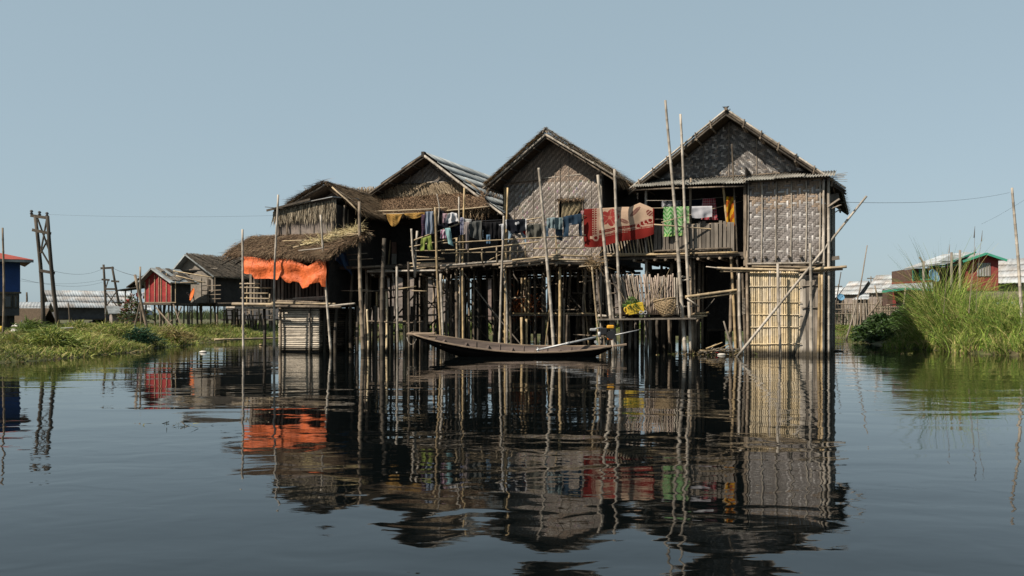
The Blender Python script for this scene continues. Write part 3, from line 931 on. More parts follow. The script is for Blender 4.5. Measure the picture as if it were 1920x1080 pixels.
# ================================================================ HOUSE B, behind the thatched porch
B_ = Frame(705, 33.2)
L = B_.L
hb = thing('stilt_house', 'wide stilt hut with grey sheet roof behind a brown thatched porch full of washing', 'house', B_.o, B_.rot, 'stilt houses in a row over the water')
ap, ri = L(796, 290, -.6), L(944, 402, -.6)
le = L(680, 372, -.6)
B3 = 5.5
roof_pair(hb, ap, le, ri, -.55, B3, .07, m_dark)
def slope_sheets(parent, ap, e, v0, v1, rows, cols, m, amp=.012, pitch=.12):
    for r in range(rows):
        for c in range(cols):
            t0, t1 = r / rows, (r + 1.12) / rows
            va, vb = v0 + (v1 - v0) * c / cols, v0 + (v1 - v0) * (c + 1.04) / cols
            a, b = ap.lerp(e, t0), ap.lerp(e, t1)
            lift = .035 + .01 * (rows - r) + .006 * (c % 2) + rnd.uniform(0, .015)
            lb = lift + .035
            part(corrugated(MB(), (a.x, va, a.z + lift), (a.x, vb, a.z + lift), (b.x, va, b.z + lb), (b.x, vb, b.z + lb), pitch, amp, 4), 'roof_sheet', m, parent, True)
slope_sheets(hb, ap, ri, -.62, B3, 6, 6, m_slate)
slope_sheets(hb, ap, le, -.62, B3, 3, 4, m_slate)
part(MB().bamboo(ap + Vector((0, -.1, -.03)), ri + Vector((.05, -.1, -.05)), .05, .045, 7, .4, .02), 'rake_pole', m_pole, hb, True)
part(MB().bamboo(ap + Vector((0, -.1, -.03)), le + Vector((0, -.1, -.05)), .05, .045, 7, .4, .02), 'rake_pole', m_stilt, hb, True)
for e in (le, ri):
    for k in range(1, 6):
        q = ap.lerp(e, k / 5.3)
        part(MB().tube(q + Vector((0, -.1, -.12)), q + Vector((0, B3, -.12)), .03, n=6), 'purlin', m_dark, hb, True)
part(MB().box((ap.x - .06, -.75, ap.z - .1), (ap.x + .06, -.6, ap.z + .09)), 'ridge_block', m_dark, hb)
zb = L(800, 372, 0).z
gwb, gul, gur = tri(hb, ap, le, ri, zb - .6, 0, m_matback)
def col_b(i, j, vert):
    k = rnd.uniform(.8, 1.2)
    b = (.27, .24, .215) if vert else (.17, .15, .13)
    pf = panel(i, j, 19, 15)
    b = tuple(x * pf for x in b)
    if j * .05 < 1.15: b = (.34, .275, .20) if vert else (.24, .185, .13)
    return tuple(x * k for x in b)
o = weave(gul, zb - .6, gur - gul, ap.z - zb + .6, lambda u, z: z < slope_z(u, ap, le, ri) - .13 and gul < u < gur, .05, 2, 0, col_b).build('woven_strip', m_weave, gwb); o['kind'] = 'stuff'
part(MB().bamboo(L(748, 345, -.03), L(852, 343, -.03), .025, .02, 6), 'batten', m_stilt, hb, True)
part(MB().bamboo(L(800, 342, -.05), L(852, 341, -.05), .03, .025, 6), 'batten', m_pole, hb, True)
for px, y in ((793, 305), (770, 320), (823, 312)):
    part(MB().beam(L(px, 344, -.02), L(px, y, -.02), .025, .018), 'batten', m_stilt, hb)
part(MB().beam(L(808, 312, -.03), L(872, 362, -.03), .04, .02), 'batten', m_stilt, hb)
BZ = L(760, 497, -1.0).z
bu1 = L(932, 440, 0).x
part(MB().box((0, 0, BZ), (bu1, .05, zb - .55)), 'front_wall', m_matdark, hb)
part(MB().box((bu1, 0, BZ), (bu1 + .05, B3 - .4, ri.z + .2)), 'side_wall', m_matdark, hb)
part(MB().box((-.05, 0, BZ), (0, B3 - .4, ri.z + .6)), 'side_wall', m_matdark, hb)
part(MB().box((0, B3 - .4, BZ), (bu1, B3 - .35, ri.z + .6)), 'back_wall', m_matdark, hb)
part(MB().box((-.1, -1.6, BZ - .1), (bu1 + .1, B3 - .3, BZ)), 'floor', m_dark, hb)
# porch thatch
tl, tr = L(655, 372, 0), L(905, 366, -.1)
bl, br = L(668, 399, -1.7), L(915, 396, -1.8)
bl.z = br.z = (bl.z + br.z) / 2; tl.z = tr.z = (tl.z + tr.z) / 2
part(MB().slab(bl, br, tr, tl, .08), 'porch_roof', m_thatchbed, hb)
n = 900
b = np.stack([nrs.uniform(bl.x, br.x, n), np.full(n, -1.75) + nrs.uniform(-.05, .1, n), bl.z + nrs.uniform(-.08, .05, n)], -1)
d = np.stack([nrs.normal(size=n) * .35, nrs.normal(size=n) * .2 - .25, np.full(n, -1.0)], -1); d /= np.linalg.norm(d, axis=1, keepdims=True)
fr = blades(b, d, nrs.uniform(.03, .2, n) * (1 + (b[:, 0] > br.x - .9)), nrs.uniform(.01, .022, n), palette(n, brown), .1, seg=2)
o = np_mesh('thatch', *joinN([thatch_np(tl + Vector((0, 0, .02)), tr + Vector((0, 0, .02)), bl + Vector((0, -.05, .01)), br + Vector((0, -.05, .01)), 12000, .36, .016, .05, .45, ((.13, .08, .05), (.20, .13, .08), (.085, .055, .035), (.28, .19, .12)), .1), fr,
    thatch_np(tl + Vector((0, -.02, .5)), tr + Vector((-.6, -.02, .5)), tl + Vector((0, -.05, 0)), tr + Vector((0, -.05, 0)), 1800, .4, .02, .03, .6, ((.34, .27, .19), (.26, .2, .13), (.16, .12, .08)), .1)]), m_thatch, hb); o['kind'] = 'stuff'
for (x0, y0, x1, y1, v, r, mm) in ((640, 399, 812, 392, -1.95, .03, m_rail), (650, 404, 800, 399, -1.9, .025, m_rail), (838, 395, 918, 387, -1.95, .028, m_rail), (814, 390, 840, 389, -1.9, .02, m_rail), (836, 402, 870, 398, -1.85, .02, m_rail)):
    part(MB().bamboo(L(x0, y0, v), L(x1, y1, v), r, r * .85, 7, .35, .02), 'eave_pole', mm, hb, True)
pts = []
for v in (-1.4, -.3, .9, 2.1, 3.6, 5.0):
    for u in (.1, .7, 1.4, 2.1, 2.9, 3.6, 4.4, 5.1):
        pts.append((u + rnd.uniform(-.25, .25), v + rnd.uniform(-.3, .3)))
stilt_set(hb, pts, BZ - .05, m_stilt, .055)
for k in range(13):
    part(MB().tube((.0 + k * .43, -1.7, BZ - .14), (.0 + k * .43, B3 - .4, BZ - .14), .04, n=6), 'joist', m_stilt, hb, True)
for v in (-1.2, .5, 2.5, 4.6):
    part(MB().tube((-.2, v, BZ - .24), (bu1 + .3, v, BZ - .24), .05, n=6), 'cross_beam', m_dark, hb, True)
for (p, q) in (((.2, -.4, .3), (2.4, -.4, 2.5)), ((4.6, .6, .3), (2.4, .6, 2.5)), ((.6, 2.2, .4), (3.2, 2.2, 2.5)), ((4.2, 2.9, .4), (1.8, 2.9, 2.5)), ((1, -1.2, 1.2), (3.4, -1.2, 1.3))):
    part(MB().tube(p, q, .035, n=6), 'brace', m_stilt, hb, True)
for (u0, u1, v, z0) in ((.9, 1.6, 4.7, -.4), (1.75, 2.5, 4.9, -.4), (2.75, 3.4, 4.8, .6), (3.6, 4.5, 4.9, -.4), (4.65, 5.3, 4.6, .5), (5.4, 6.8, 4.7, -.4)):  # dark panels added at the back to blacken the space between stilts
    part(MB().box((u0, v, z0), (u1, v + .05, BZ - .3)), 'dark_backing', m_matdark, hb)
for k in range(46):
    u, v, z = rnd.uniform(-.2, 4.8), rnd.uniform(-1.7, 1.5), rnd.uniform(.2, BZ - .3)
    q = Vector((u, v, z))
    if k % 3 == 0: e = q + Vector((rnd.uniform(.5, 1.8), rnd.uniform(-.2, .2), rnd.uniform(-.12, .12)))
    elif k % 3 == 1: e = Vector((u + rnd.uniform(-.5, .5), v, BZ - .1)); q.z = -.6
    else: e = q + Vector((rnd.uniform(-.8, .8), rnd.uniform(-.2, .2), rnd.uniform(.4, 1.3)))
    e.z = min(e.z, BZ)
    part(MB().bamboo(q, e, rnd.uniform(.018, .035), .018, 5, .4, .04), 'thin_pole', (m_stilt, m_tan, m_plank)[k % 3 if k % 2 else 0], hb, True)
# doorway strip: a pale board below a reddish one
part(MB().box((L(735, 460, -.3).x, -.32, BZ), (L(743.5, 460, -.3).x, -.3, L(738, 476, -.3).z)), 'pale_board', m_pole, hb)
part(MB().box((L(735, 460, -.3).x, -.32, L(738, 475.5, -.3).z), (L(743.5, 460, -.3).x, -.3, L(738, 454, -.3).z)), 'reddish_board', mat('reddish board', (.26, .15, .11), .9), hb)
part(MB().bamboo(L(728, 500, -.4), L(732, 450, -.4), .035, .03, 7), 'door_post', m_tan, hb, True)

# ================================================================ HOUSE A, left, with kitchen and hay canopy
A_ = Frame(515, 30.0)
L = A_.L
ha = thing('stilt_house', 'small thatched hut with straw fringed wall above a shaggy lean-to, leftmost big hut', 'house', A_.o, A_.rot, 'stilt houses in a row over the water')
# upper hut: front wall, sheet roof
uz0, uz1 = L(570, 442, .5).z, L(570, 388, .5).z
uu0, uu1 = L(520, 400, .5).x, L(629, 400, .5).x
lw = part(MB().add([(uu0, .5, uz0 - .9), (uu1, .5, uz0 - .9), (uu1, .5, L(629, 372, .5).z), (uu0, .5, L(520, 391, .5).z), (uu0, .55, uz0 - .9), (uu1, .55, uz0 - .9), (uu1, .55, L(629, 372, .5).z), (uu0, .55, L(520, 391, .5).z)],
    [(0, 1, 2, 3), (7, 6, 5, 4), (3, 2, 6, 7), (0, 4, 5, 1), (1, 5, 6, 2), (0, 3, 7, 4)]), 'front_wall', m_far, ha)
for px in (536, 562, 588, 600, 612, 626):
    part(MB().beam(L(px, 442, .47), L(px, 410, .47), .02, .015), 'batten', m_plank, ha)
n = 1500
s = nrs.uniform(0, 1, n)
zt = L(520, 392, .45).z * (1 - s) + L(629, 374, .45).z * s
row = nrs.uniform(0, .75, n)
b = np.stack([uu0 - .1 + (uu1 - uu0 + .18) * s, .44 - nrs.uniform(0, .06, n), zt - row * (.42 + .3 * s)], -1)
d = np.stack([nrs.normal(size=n) * .12, np.full(n, -.08), np.full(n, -1.0)], -1); d /= np.linalg.norm(d, axis=1, keepdims=True)
o = np_mesh('straw_fringe', *blades(b, d, nrs.uniform(.15, .38, n), nrs.uniform(.015, .035, n), palette(n, ((.36, .30, .22), (.46, .39, .29), (.26, .21, .15))), .02, seg=2), m_thatch, ha); o['kind'] = 'stuff'
sh = [L(505, 392, .25), L(623, 368, .25)]
part(MB().slab(sh[0], sh[1], sh[1] + Vector((.1, 1.5, .1)), sh[0] + Vector((0, 1.5, .1)), .025), 'tin_roof', m_tin, ha)
part(MB().beam(sh[0] + Vector((-.1, -.02, -.05)), sh[1] + Vector((-.9, -.02, -.06)), .04, .07), 'roof_beam', m_dark, ha)
part(MB().tube(L(497, 388, .2), L(530, 391, .2), .012, n=5), 'roof_beam', m_dark, ha)
part(MB().box((uu1 - .02, .5, uz0 - 1.2), (uu1 + .03, 4.6, L(629, 378, .5).z - .1)), 'side_wall', m_matdark, ha)
part(MB().box((uu0 - .04, .5, uz0 - .9), (uu0, 3.2, uz0 + .7)), 'side_wall', m_matdark, ha)
part(MB().box((uu0, 3.4, uz0 - .9), (uu1, 3.45, uz1)), 'back_wall', m_matdark, ha)
# main thatch gable
ap, le, ri = L(611, 345, 1.0), L(545, 384, 1.0), L(671, 400, .6)
ri = Vector((ri.x, 1.0, ri.z))
roof_pair(ha, ap, le, ri, 1.0, 5.2, .08)
tri(ha, ap, le, ri, L(600, 400, 1.6).z, 1.6, m_matback)
tn = []
for e in (le, ri):
    tn.append(thatch_np((ap.x, .9, ap.z + .04), (ap.x, 5.2, ap.z + .04), (e.x, .9, e.z + .03), (e.x, 5.2, e.z + .03), 4200, .5, .024, .08, .5, brown + ((.26, .19, .12),), .2))
    tn.append(thatch_np((ap.x, .8, ap.z + .05), (ap.x, 1.1, ap.z + .04), (e.x, .8, e.z + .03), (e.x, 1.1, e.z + .03), 500, .35, .024, .08, .9, brown, .2))
o = np_mesh('thatch', *joinN(tn), m_thatch, ha); o['kind'] = 'stuff'
for (p, q, mm, r) in (((611, 341, .85), (702, 369, 3.6), m_dark, .04), ((623, 351, .8), (673, 397, .8), m_rail, .03), ((628, 352, .9), (684, 397, 1.1), m_stilt, .03), ((613, 345, .9), (548, 382, .9), m_dark, .035)):
    part(MB().bamboo(L(*p), L(*q), r, r, 6), 'rake_pole', mm, ha, True)
for (px, y0, y1, v) in ((523, 390, 445, .4), (541, 405, 445, .45), (623, 370, 440, .4), (646, 385, 440, .7), (653, 392, 440, 1.2)):
    part(MB().bamboo(L(px, y1, v), L(px, y0, v), .035, .03, 7), 'wall_post', m_stilt, ha, True)
# kitchen level
KZ = L(540, 571, -.2).z
ku0, ku1 = L(462, 520, 0).x, L(612, 520, 0).x
kz1 = L(540, 476, .2).z
part(MB().box((ku0 + .1, -.1, KZ - .08), (ku1 + .2, 3.4, KZ)), 'kitchen_floor', m_dark, ha)
for (x0, y0, x1, y1, v, r, mm) in ((436, 570, 515, 571, -.45, .06, m_rail), (500, 574, 640, 576, -.45, .05, m_stilt), (600, 576, 665, 569, -.4, .04, m_pole), (425, 577, 520, 577, -.35, .045, m_pole), (510, 568, 630, 570, -.3, .04, m_rail), (520, 565, 614, 568, -.25, .05, m_stilt)):
    part(MB().bamboo(L(x0, y0, v), L(x1, y1, v), r, r * .85, 7, .35, .04), 'platform_pole', mm, ha, True)
px = 470.0
while px < 612:
    a, b = L(px, 569, .6), L(px + rnd.uniform(-.8, .8), 486 + rnd.uniform(-2, 2), .6)
    part(MB().beam(a, b, .10, .02), 'kitchen_board', m_plank if rnd.random() < .5 else m_dark, ha)
    px += 6.6
part(MB().box((L(470, 500, .65).x, .66, KZ), (ku1, .7, kz1)), 'kitchen_wall', m_matdark, ha)
part(MB().box((ku1 - .02, .1, KZ), (ku1 + .03, 3.3, kz1 + .2)), 'kitchen_side', m_matdark, ha)
part(MB().box((ku0, 3.3, KZ), (ku1, 3.35, kz1 + .2)), 'kitchen_back', m_matdark, ha)
part(MB().bamboo(L(550, 560, .1), L(612, 556, .1), .03, .03, 7), 'kitchen_rail', m_pole, ha, True)
part(MB().beam(L(535, 563, .05), L(612, 559, .05), .02, .09), 'kitchen_sill', m_plank, ha)
for (x0, y0, x1, y1) in ((450, 532, 488, 532), (450, 539, 508, 540), (455, 550, 504, 550), (452, 559, 505, 560)):
    part(MB().bamboo(L(x0, y0, -.3), L(x1, y1, -.3), .028, .024, 6), 'kitchen_rail', m_rail, ha, True)
for (px, y0) in ((456, 528), (464, 530), (506, 551)):
    part(MB().bamboo(L(px - 1, 570, -.28), L(px, y0, -.28), .03, .028, 6), 'rail_post', m_rail, ha, True)
# lower store with horizontal split-bamboo courses
lu0, lu1 = L(523, 600, .1).x, L(597, 600, .1).x
lz1_ = L(560, 577, .1).z
part(MB().box((lu0, .12, -.6), (lu1, .2, lz1_)), 'dark_backing', m_matdark, ha)
m_course = mat('split bamboo course', (.52, .45, .36), .7, .35, (3, 9, 9), .25, wet=True)
y = 580.0
while y < 656:
    a, b = L(523, y, .08), L(599, y, .08)
    a.z += rnd.uniform(-.012, .012); b.z += rnd.uniform(-.012, .012)
    part(MB().bamboo(a, b, .034, .032, 6, .25, .015), 'bamboo_course', m_course, ha, True)
    y += 3.6
z = lz1_
k = 0
while z > .06:
    z -= .068; k += 1
    part(MB().bamboo((lu1 + .02, .1, z), (lu1 + .03, 2.3, z + rnd.uniform(-.01, .01)), .028, .026, 5, .25, .02), 'bamboo_course', m_stilt, ha, True)  # side courses darker than the front ones: their shade is in the colour
part(MB().box((lu1 - .05, .14, -.6), (lu1, 2.3, lz1_)), 'store_side', m_matdark, ha)
for (px, y0, r, mm, v) in ((525, 577, .05, m_stilt, -.05), (580, 577, .04, m_plank, -.02), (633, 577, .05, m_stilt, 1.4), (650, 577, .045, m_tan, 2.0)):
    a = L(px, 655, v); a.z = -.9
    part(MB().bamboo(a, L(px + 1, y0, v), r, r * .9, 8, .4, .03), 'stilt', mm, ha, True)
pts = [(u + rnd.uniform(-.1, .1), v + rnd.uniform(-.1, .1)) for v in (.3, 1.5, 2.8, 4.2) for u in (-.6, 1.9, 2.4, 3.1, 3.9) if not (u < 0 and v > 1)]
stilt_set(ha, pts, KZ - .05, m_dark)
pts = [(u + rnd.uniform(-.1, .1), v + rnd.uniform(-.1, .1)) for v in (.9, 2.2, 3.6, 4.8) for u in (2.5, 3.2, 3.9)]
stilt_set(ha, pts, L(700, 500, 1.5).z, m_stilt)
part(MB().box((ku1 + .1, .6, L(700, 500, 1.2).z - .1), (4.6, 5.0, L(700, 500, 1.2).z)), 'landing', m_dark, ha)
for (x0, y0, x1, y1, v, r) in ((660, 502, 720, 499, .4, .035), (690, 508, 735, 505, .5, .03), (664, 545, 690, 543, .5, .02), (640, 545, 700, 546, .6, .02), (655, 487, 700, 485, .2, .02), (650, 478, 688, 475, .1, .02)):
    part(MB().bamboo(L(x0, y0, v), L(x1, y1, v), r, r * .85, 7), 'cross_pole', m_stilt, ha, True)
# shaggy hay canopy
cT0, cT1 = L(478, 445, .6), L(688, 438, .45)
cB0, cB1 = L(424, 479, -.5), L(612, 484, -.7)
cB2 = L(690, 443, -.2)
can = part(MB().slab(cB0, cB1, cT1, cT0, .06).slab(cB1 + Vector((0, 0, .001)), cB2, cT1 + Vector((0, .0, .001)), cT1 + Vector((-.3, .05, 0)), .05), 'canopy', m_thatchbed, ha)
hay = ((.16, .10, .065), (.24, .16, .10), (.10, .065, .04), (.34, .25, .16), (.07, .05, .035))
hb_ = [thatch_np(cT0 + Vector((-.1, 0, .02)), cT1 + Vector((0, 0, .02)), cB0 + Vector((0, 0, .02)), cB1 + Vector((.25, 0, .02)), 14000, .36, .015, .06, .8, hay, .12, .12),
       thatch_np(cT1 + Vector((-.6, 0, .02)), cT1 + Vector((.05, 0, .02)), cB1 + Vector((-.2, 0, .02)), cB2 + Vector((0, 0, .02)), 2500, .42, .02, .10, 1.0, hay, .16, .12)]
n = 900
s = nrs.uniform(0, 1, n)
e0, e1, e2 = np.array(cB0), np.array(cB1), np.array(cB2)
b = e0 * (1 - s[:, None]) + e1 * s[:, None] + nrs.normal(size=(n, 3)) * .05
d = np.stack([nrs.normal(size=n) * .5 - .3 * (s < .25), nrs.normal(size=n) * .3 - .4, nrs.normal(size=n) * .3 - .6], -1); d /= np.linalg.norm(d, axis=1, keepdims=True)
hb_.append(blades(b, d, nrs.uniform(.05, .2, n), nrs.uniform(.01, .02, n), palette(n, hay), .1, seg=2))
n = 500
s = nrs.uniform(0, 1, n)[:, None]
b = np.array(cT0) * (1 - s) + np.array(cB0) * s + nrs.normal(size=(n, 3)) * .06
d = np.stack([nrs.normal(size=n) * .3 - .9, nrs.normal(size=n) * .3, nrs.normal(size=n) * .3 - .3], -1); d /= np.linalg.norm(d, axis=1, keepdims=True)
hb_.append(blades(b, d, nrs.uniform(.15, .4, n), nrs.uniform(.01, .024, n), palette(n, hay), .1, seg=2))
o = np_mesh('hay', *joinN(hb_), m_thatch, ha); o['kind'] = 'stuff'
for (p, q, r, mm) in (((440, 497, -.4), (470, 478, .1), .03, m_dark), ((415, 496, -.5), (450, 479, .1), .03, m_dark), ((455, 484, -.35), (612, 482, -.6), .03, m_dark), ((560, 470, -.75), (606, 465, -.75), .025, m_pole), ((550, 464, -.5), (562, 462, -.5), .03, m_rail)):
    part(MB().bamboo(L(*p), L(*q), r, r * .8, 6), 'canopy_pole', mm, ha, True)
# pale straw drying on the canopy
n = 1300
s, t = nrs.uniform(0, 1, n), nrs.uniform(0, 1, n)
q0, q1, q2, q3 = [np.array(x) for x in (L(596, 456, .1), L(672, 434, .3), L(560, 462, -.3), L(672, 446, .0))]
b = (q0 * (1 - s[:, None]) + q1 * s[:, None]) * (1 - t[:, None]) + (q2 * (1 - s[:, None]) + q3 * s[:, None]) * t[:, None]
b[:, 2] += nrs.uniform(.05, .22, n) * (.3 + s)
d = np.stack([nrs.normal(size=n) + .4, nrs.normal(size=n) * .4, nrs.normal(size=n) * .25 + .05], -1); d /= np.linalg.norm(d, axis=1, keepdims=True)
o = np_mesh('straw_heap', *blades(b, d, nrs.uniform(.15, .5, n), nrs.uniform(.01, .02, n), palette(n, ((.70, .58, .32), (.55, .44, .24), (.8, .68, .42))), .05, seg=2), m_thatch)
o.location = A_.o; o.rotation_euler = (0, 0, A_.rot)
tag(o, 'heap of pale yellow straw drying on top of the shaggy brown canopy', 'straw', kind='stuff')
# far side of the canopy
for (x0, y0, x1, y1) in ((640, 443, 698, 437), (650, 438, 700, 440), (560, 452, 640, 447), (530, 452, 600, 449)):
    part(MB().tube(L(x0, y0, -.1), L(x1, y1, -.1), .018, n=5), 'canopy_pole', m_rail, ha, True)

# ================================================================ walkways, railings
def deck(name, label, px0, px1, py0, py1, Y0, Y1, depth, edge, slat_n=0, rails=(), posts=(), group='bamboo walkways between the huts'):
    """a raised walkway: its front edge from (px0,py0,Y0) to (px1,py1,Y1)"""
    a, b = P(px0, py0, Y0), P(px1, py1, Y1)
    root = thing(name, label, 'walkway', (a.x, a.y, 0), 0, group)
    inv = Vector((a.x, a.y, 0))
    A, B = a - inv, b - inv
    dpt = Vector((0, depth, 0))
    for k in range(edge):
        r = rnd.uniform(.035, .05)
        dz = Vector((0, rnd.uniform(-.02, .08), -.085 * k))
        part(MB().bamboo(A + dz - Vector((rnd.uniform(0, .25), 0, 0)), B + dz + Vector((rnd.uniform(0, .25), 0, 0)), r, r * .85, 7, .35, .03), 'edge_pole', m_pole if k == 0 else m_stilt, root, True)
    n = int((B - A).length / .16)
    for k in range(n):
        t = (k + .5) / n
        q = A.lerp(B, t) + Vector((0, .06, .03 + rnd.uniform(-.01, .02)))
        part(MB().beam(q, q + dpt + Vector((rnd.uniform(-.05, .05), 0, 0)), .12, .02), 'slat', m_plank, root)
    for f in (.25, .6, .95):
        part(MB().tube(A + dpt * f - Vector((0, 0, .06)), B + dpt * f - Vector((0, 0, .06)), .045, n=6), 'bearer', m_dark, root, True)
    for k in range(int((B - A).length / .42)):
        q = A.lerp(B, (k + .4) / max(1, (B - A).length / .42)) - Vector((0, .12, .13))
        part(MB().tube(q, q + dpt + Vector((0, .2, rnd.uniform(-.05, 0))), .035, n=6), 'joist', m_stilt, root, True)
    def rail_kids(rails):
        for (x0, y0, x1, y1, dy, r, mm) in rails:
            Yr = (Y0 + Y1) / 2 + dy
            part(MB().bamboo(P(x0, y0, Yr) - inv, P(x1, y1, Yr) - inv, r, r * .85, 6, .4, .02), 'rail', mm, root, True)
    rail_kids(rails)
    for (x0, y0, x1, y1, dy, r, mm) in posts:
        Yr = (Y0 + Y1) / 2 + dy
        q = P(x1, y1, Yr) - inv
        if y1 > 600: q.z = -.9
        part(MB().bamboo(q, P(x0, y0, Yr) - inv, r, r * .9, 7, .38, .03), 'post', mm, root, True)
    return root

deck('bamboo_walkway', 'low landing of thin bamboo with ladder-like posts at its end, left of the washing', 690, 829, 509, 507, 29.0, 28.6, 1.6, 1,
     rails=((772, 452, 866, 418, -.1, .026, m_rail), (768, 463, 858, 446, -.12, .02, m_rail), (770, 470, 835, 470, -.1, .02, m_rail), (778, 481, 833, 484, .3, .02, m_rail), (768, 494, 828, 493, .1, .024, m_rail), (775, 488, 834, 486, .5, .02, m_rail), (700, 500, 826, 500, .6, .022, m_rail), (772, 504, 800, 502, .9, .02, m_rail),
            (690, 602, 762, 606, .2, .028, m_stilt), (745, 603, 762, 603, -.2, .028, m_rail), (745, 542, 780, 537, -.3, .022, m_rail), (772, 545, 800, 546, -.3, .02, m_rail), (762, 606, 795, 603, .1, .024, m_stilt), (700, 546, 760, 542, .4, .03, m_dark)),
     posts=((771, 429, 778, 520, -.12, .04, m_pole), (782, 433, 778, 520, -.05, .045, m_pole), (720, 447, 716, 650, -.2, .075, m_dark), (736, 505, 738, 530, .3, .03, m_pole), (744, 500, 746, 660, -.3, .045, m_pole), (765, 491, 766, 660, -.25, .045, m_stilt), (707, 545, 706, 655, .6, .035, m_tan), (725, 545, 724, 655, .5, .045, m_gold), (731, 610, 731, 655, .8, .03, m_rail), (757, 610, 757, 655, .2, .03, m_gold), (762, 608, 763, 655, .3, .03, m_tan), (686, 550, 686, 655, .3, .05, m_stilt), (689, 580, 690, 655, .2, .04, m_gold), (778, 600, 778, 655, .1, .05, m_stilt), (791, 600, 790, 655, .6, .06, m_dark)))
deck('bamboo_walkway', 'pale railed bamboo walkway behind the middle of the long moored boat', 828, 940, 499, 489, 28.6, 28.5, 1.9, 2,
     rails=((828, 456, 1098, 441, -.1, .024, m_rail), (826, 469, 880, 468, -.08, .022, m_rail), (880, 468, 1012, 453, -.12, .024, m_rail), (828, 475, 1000, 471, .0, .02, m_rail), (918, 487, 940, 476, .3, .012, m_rail), (1000, 466, 1098, 465, -.05, .022, m_rail)),
     posts=((856, 447, 856, 494, .1, .04, m_rail), (878, 470, 878, 492, .2, .03, m_stilt), (904, 464, 905, 494, -.05, .028, m_rail), (931, 463, 932, 492, -.02, .026, m_rail), (957, 462, 957, 488, .0, .026, m_rail), (985, 458, 986, 484, .0, .026, m_rail), (1042, 434, 1044, 490, .1, .026, m_rail), (971, 463, 971, 486, .1, .02, m_stilt),
            (855, 505, 857, 655, .5, .06, m_stilt), (869, 520, 870, 655, .6, .05, m_stilt), (947, 500, 951, 655, .4, .055, m_pole), (956, 505, 960, 655, .9, .05, m_stilt), (895, 505, 895, 655, 1.2, .045, m_dark), (912, 505, 914, 655, 1.6, .045, m_dark), (838, 505, 840, 655, 1.4, .05, m_dark), (827, 513, 834, 655, -.05, .05, m_pole)))
deck('bamboo_walkway', 'walkway of loose pale bamboo below the curtained window of the narrow hut', 936, 1050, 492, 482, 28.5, 28.4, 1.8, 3,
     rails=((1000, 483, 1052, 482, -.15, .03, m_rail), (960, 488, 1040, 480, -.1, .035, m_rail)),
     posts=((978, 595, 981, 655, .3, .05, m_tan), (987, 598, 989, 655, .4, .045, m_tan), (1002, 505, 1003, 655, 1.4, .045, m_dark), (1020, 505, 1021, 655, 1.8, .045, m_dark)))
deck('bamboo_walkway', 'stacked bamboo ledge under the jeans, left of the red blanket', 1034, 1128, 489, 491, 28.4, 28.4, 1.4, 2,
     rails=((1033, 478, 1110, 481, -.05, .035, m_rail), (1034, 486, 1108, 488, -.1, .035, m_rail), (1086, 500, 1130, 497, -.15, .025, m_rail)),
     posts=((1050, 500, 1049, 655, .3, .055, m_tan), (1057, 560, 1057, 655, .4, .04, m_stilt), (1110, 500, 1133, 640, -.2, .035, m_rail), (1118, 505, 1141, 640, -.15, .035, m_stilt), (1063, 590, 1063, 655, .6, .04, m_stilt)))
# hanging rubbish of twigs on the ledge
def twig_ball(name, label, cat, p, n, rad, cols, L_=(.1, .35), w=(.008, .02), flat=.6, m=None, group=None):
    b = nrs.normal(size=(n, 3)) * np.array([rad, rad * .7, rad * flat]) * .5
    d = nrs.normal(size=(n, 3)); d /= np.linalg.norm(d, axis=1, keepdims=True)
    o = np_mesh(name, *blades(b, d, nrs.uniform(*L_, n), nrs.uniform(*w, n), palette(n, cols, .3), .05, seg=2), m or m_thatch, loc=p)
    return tag(o, label, cat, group, 'stuff')
twig_ball('twig_heap', 'tangle of dry twigs hanging on the ledge below the red blanket corner', 'twigs', P(1113, 492, 28.3), 160, .35, ((.3, .2, .1), (.2, .14, .08)), (.15, .5), (.01, .02))
twig_ball('leaf_heap', 'heap of reddish brown dried twigs on the low shelf under the narrow hut', 'firewood', P(988, 577, 31.1), 700, .62, ((.34, .10, .035), (.22, .07, .03), (.4, .16, .06)), (.08, .25), (.02, .04), .7)
twig_ball('leaf_heap', 'dark heap of brushwood in the shade at the right end of the low shelf', 'firewood', P(1095, 570, 31.2), 500, .85, ((.05, .04, .03), (.09, .07, .05)), (.1, .35), (.02, .04), .55)

# ================================================================ free-standing poles
pole(455, 430, 457, 664, 28.3, r0=.055, r1=.045, label='thin bamboo pole standing at the left end of the orange sheet', name='bamboo_pole')
pole(521, 365, 514, 662, 28.9, r0=.06, r1=.045, label='tall bamboo pole rising through the shaggy canopy beside the fringed wall')
pole(601, 403, 621, 662, 28.6, r0=.065, r1=.045, label='leaning bamboo pole at the right edge of the orange sheet')
pole(673, 378, 681, 657, 28.4, r0=.115, r1=.06, m=m_stilt, label='thick dark pole right of the shaggy canopy, pale at its top')
pole(815, 388, 826, 640, 28.3, r0=.06, r1=.05, m=m_tan, label='bamboo pole just right of the blue striped shirts')
pole(820, 364, 822, 420, 28.2, r0=.03, r1=.02, label='thin grey stick hanging above the blue striped shirts', under=0.02)
pole(870, 352, 868, 640, 28.7, r0=.05, r1=.04, m=m_tan, label='tan bamboo pole between the white shirt and the grey shirt')
pole(861, 369, 861, 640, 28.9, r0=.045, r1=.035, label='thinner pole close beside the tan one, behind the white shirt')
pole(944, 405, 935, 640, 28.2, r0=.055, r1=.045, label='pale bamboo pole left of the corner of the narrow hut')
pole(952, 352, 948, 640, 28.9, r0=.05, r1=.04, m=m_tan, label='tan pole standing against the left corner of the narrow hut')
pole(1010, 315, 1037, 646, 28.0, r0=.08, r1=.055, label='stout leaning bamboo pole in front of the narrow hut left of its window')
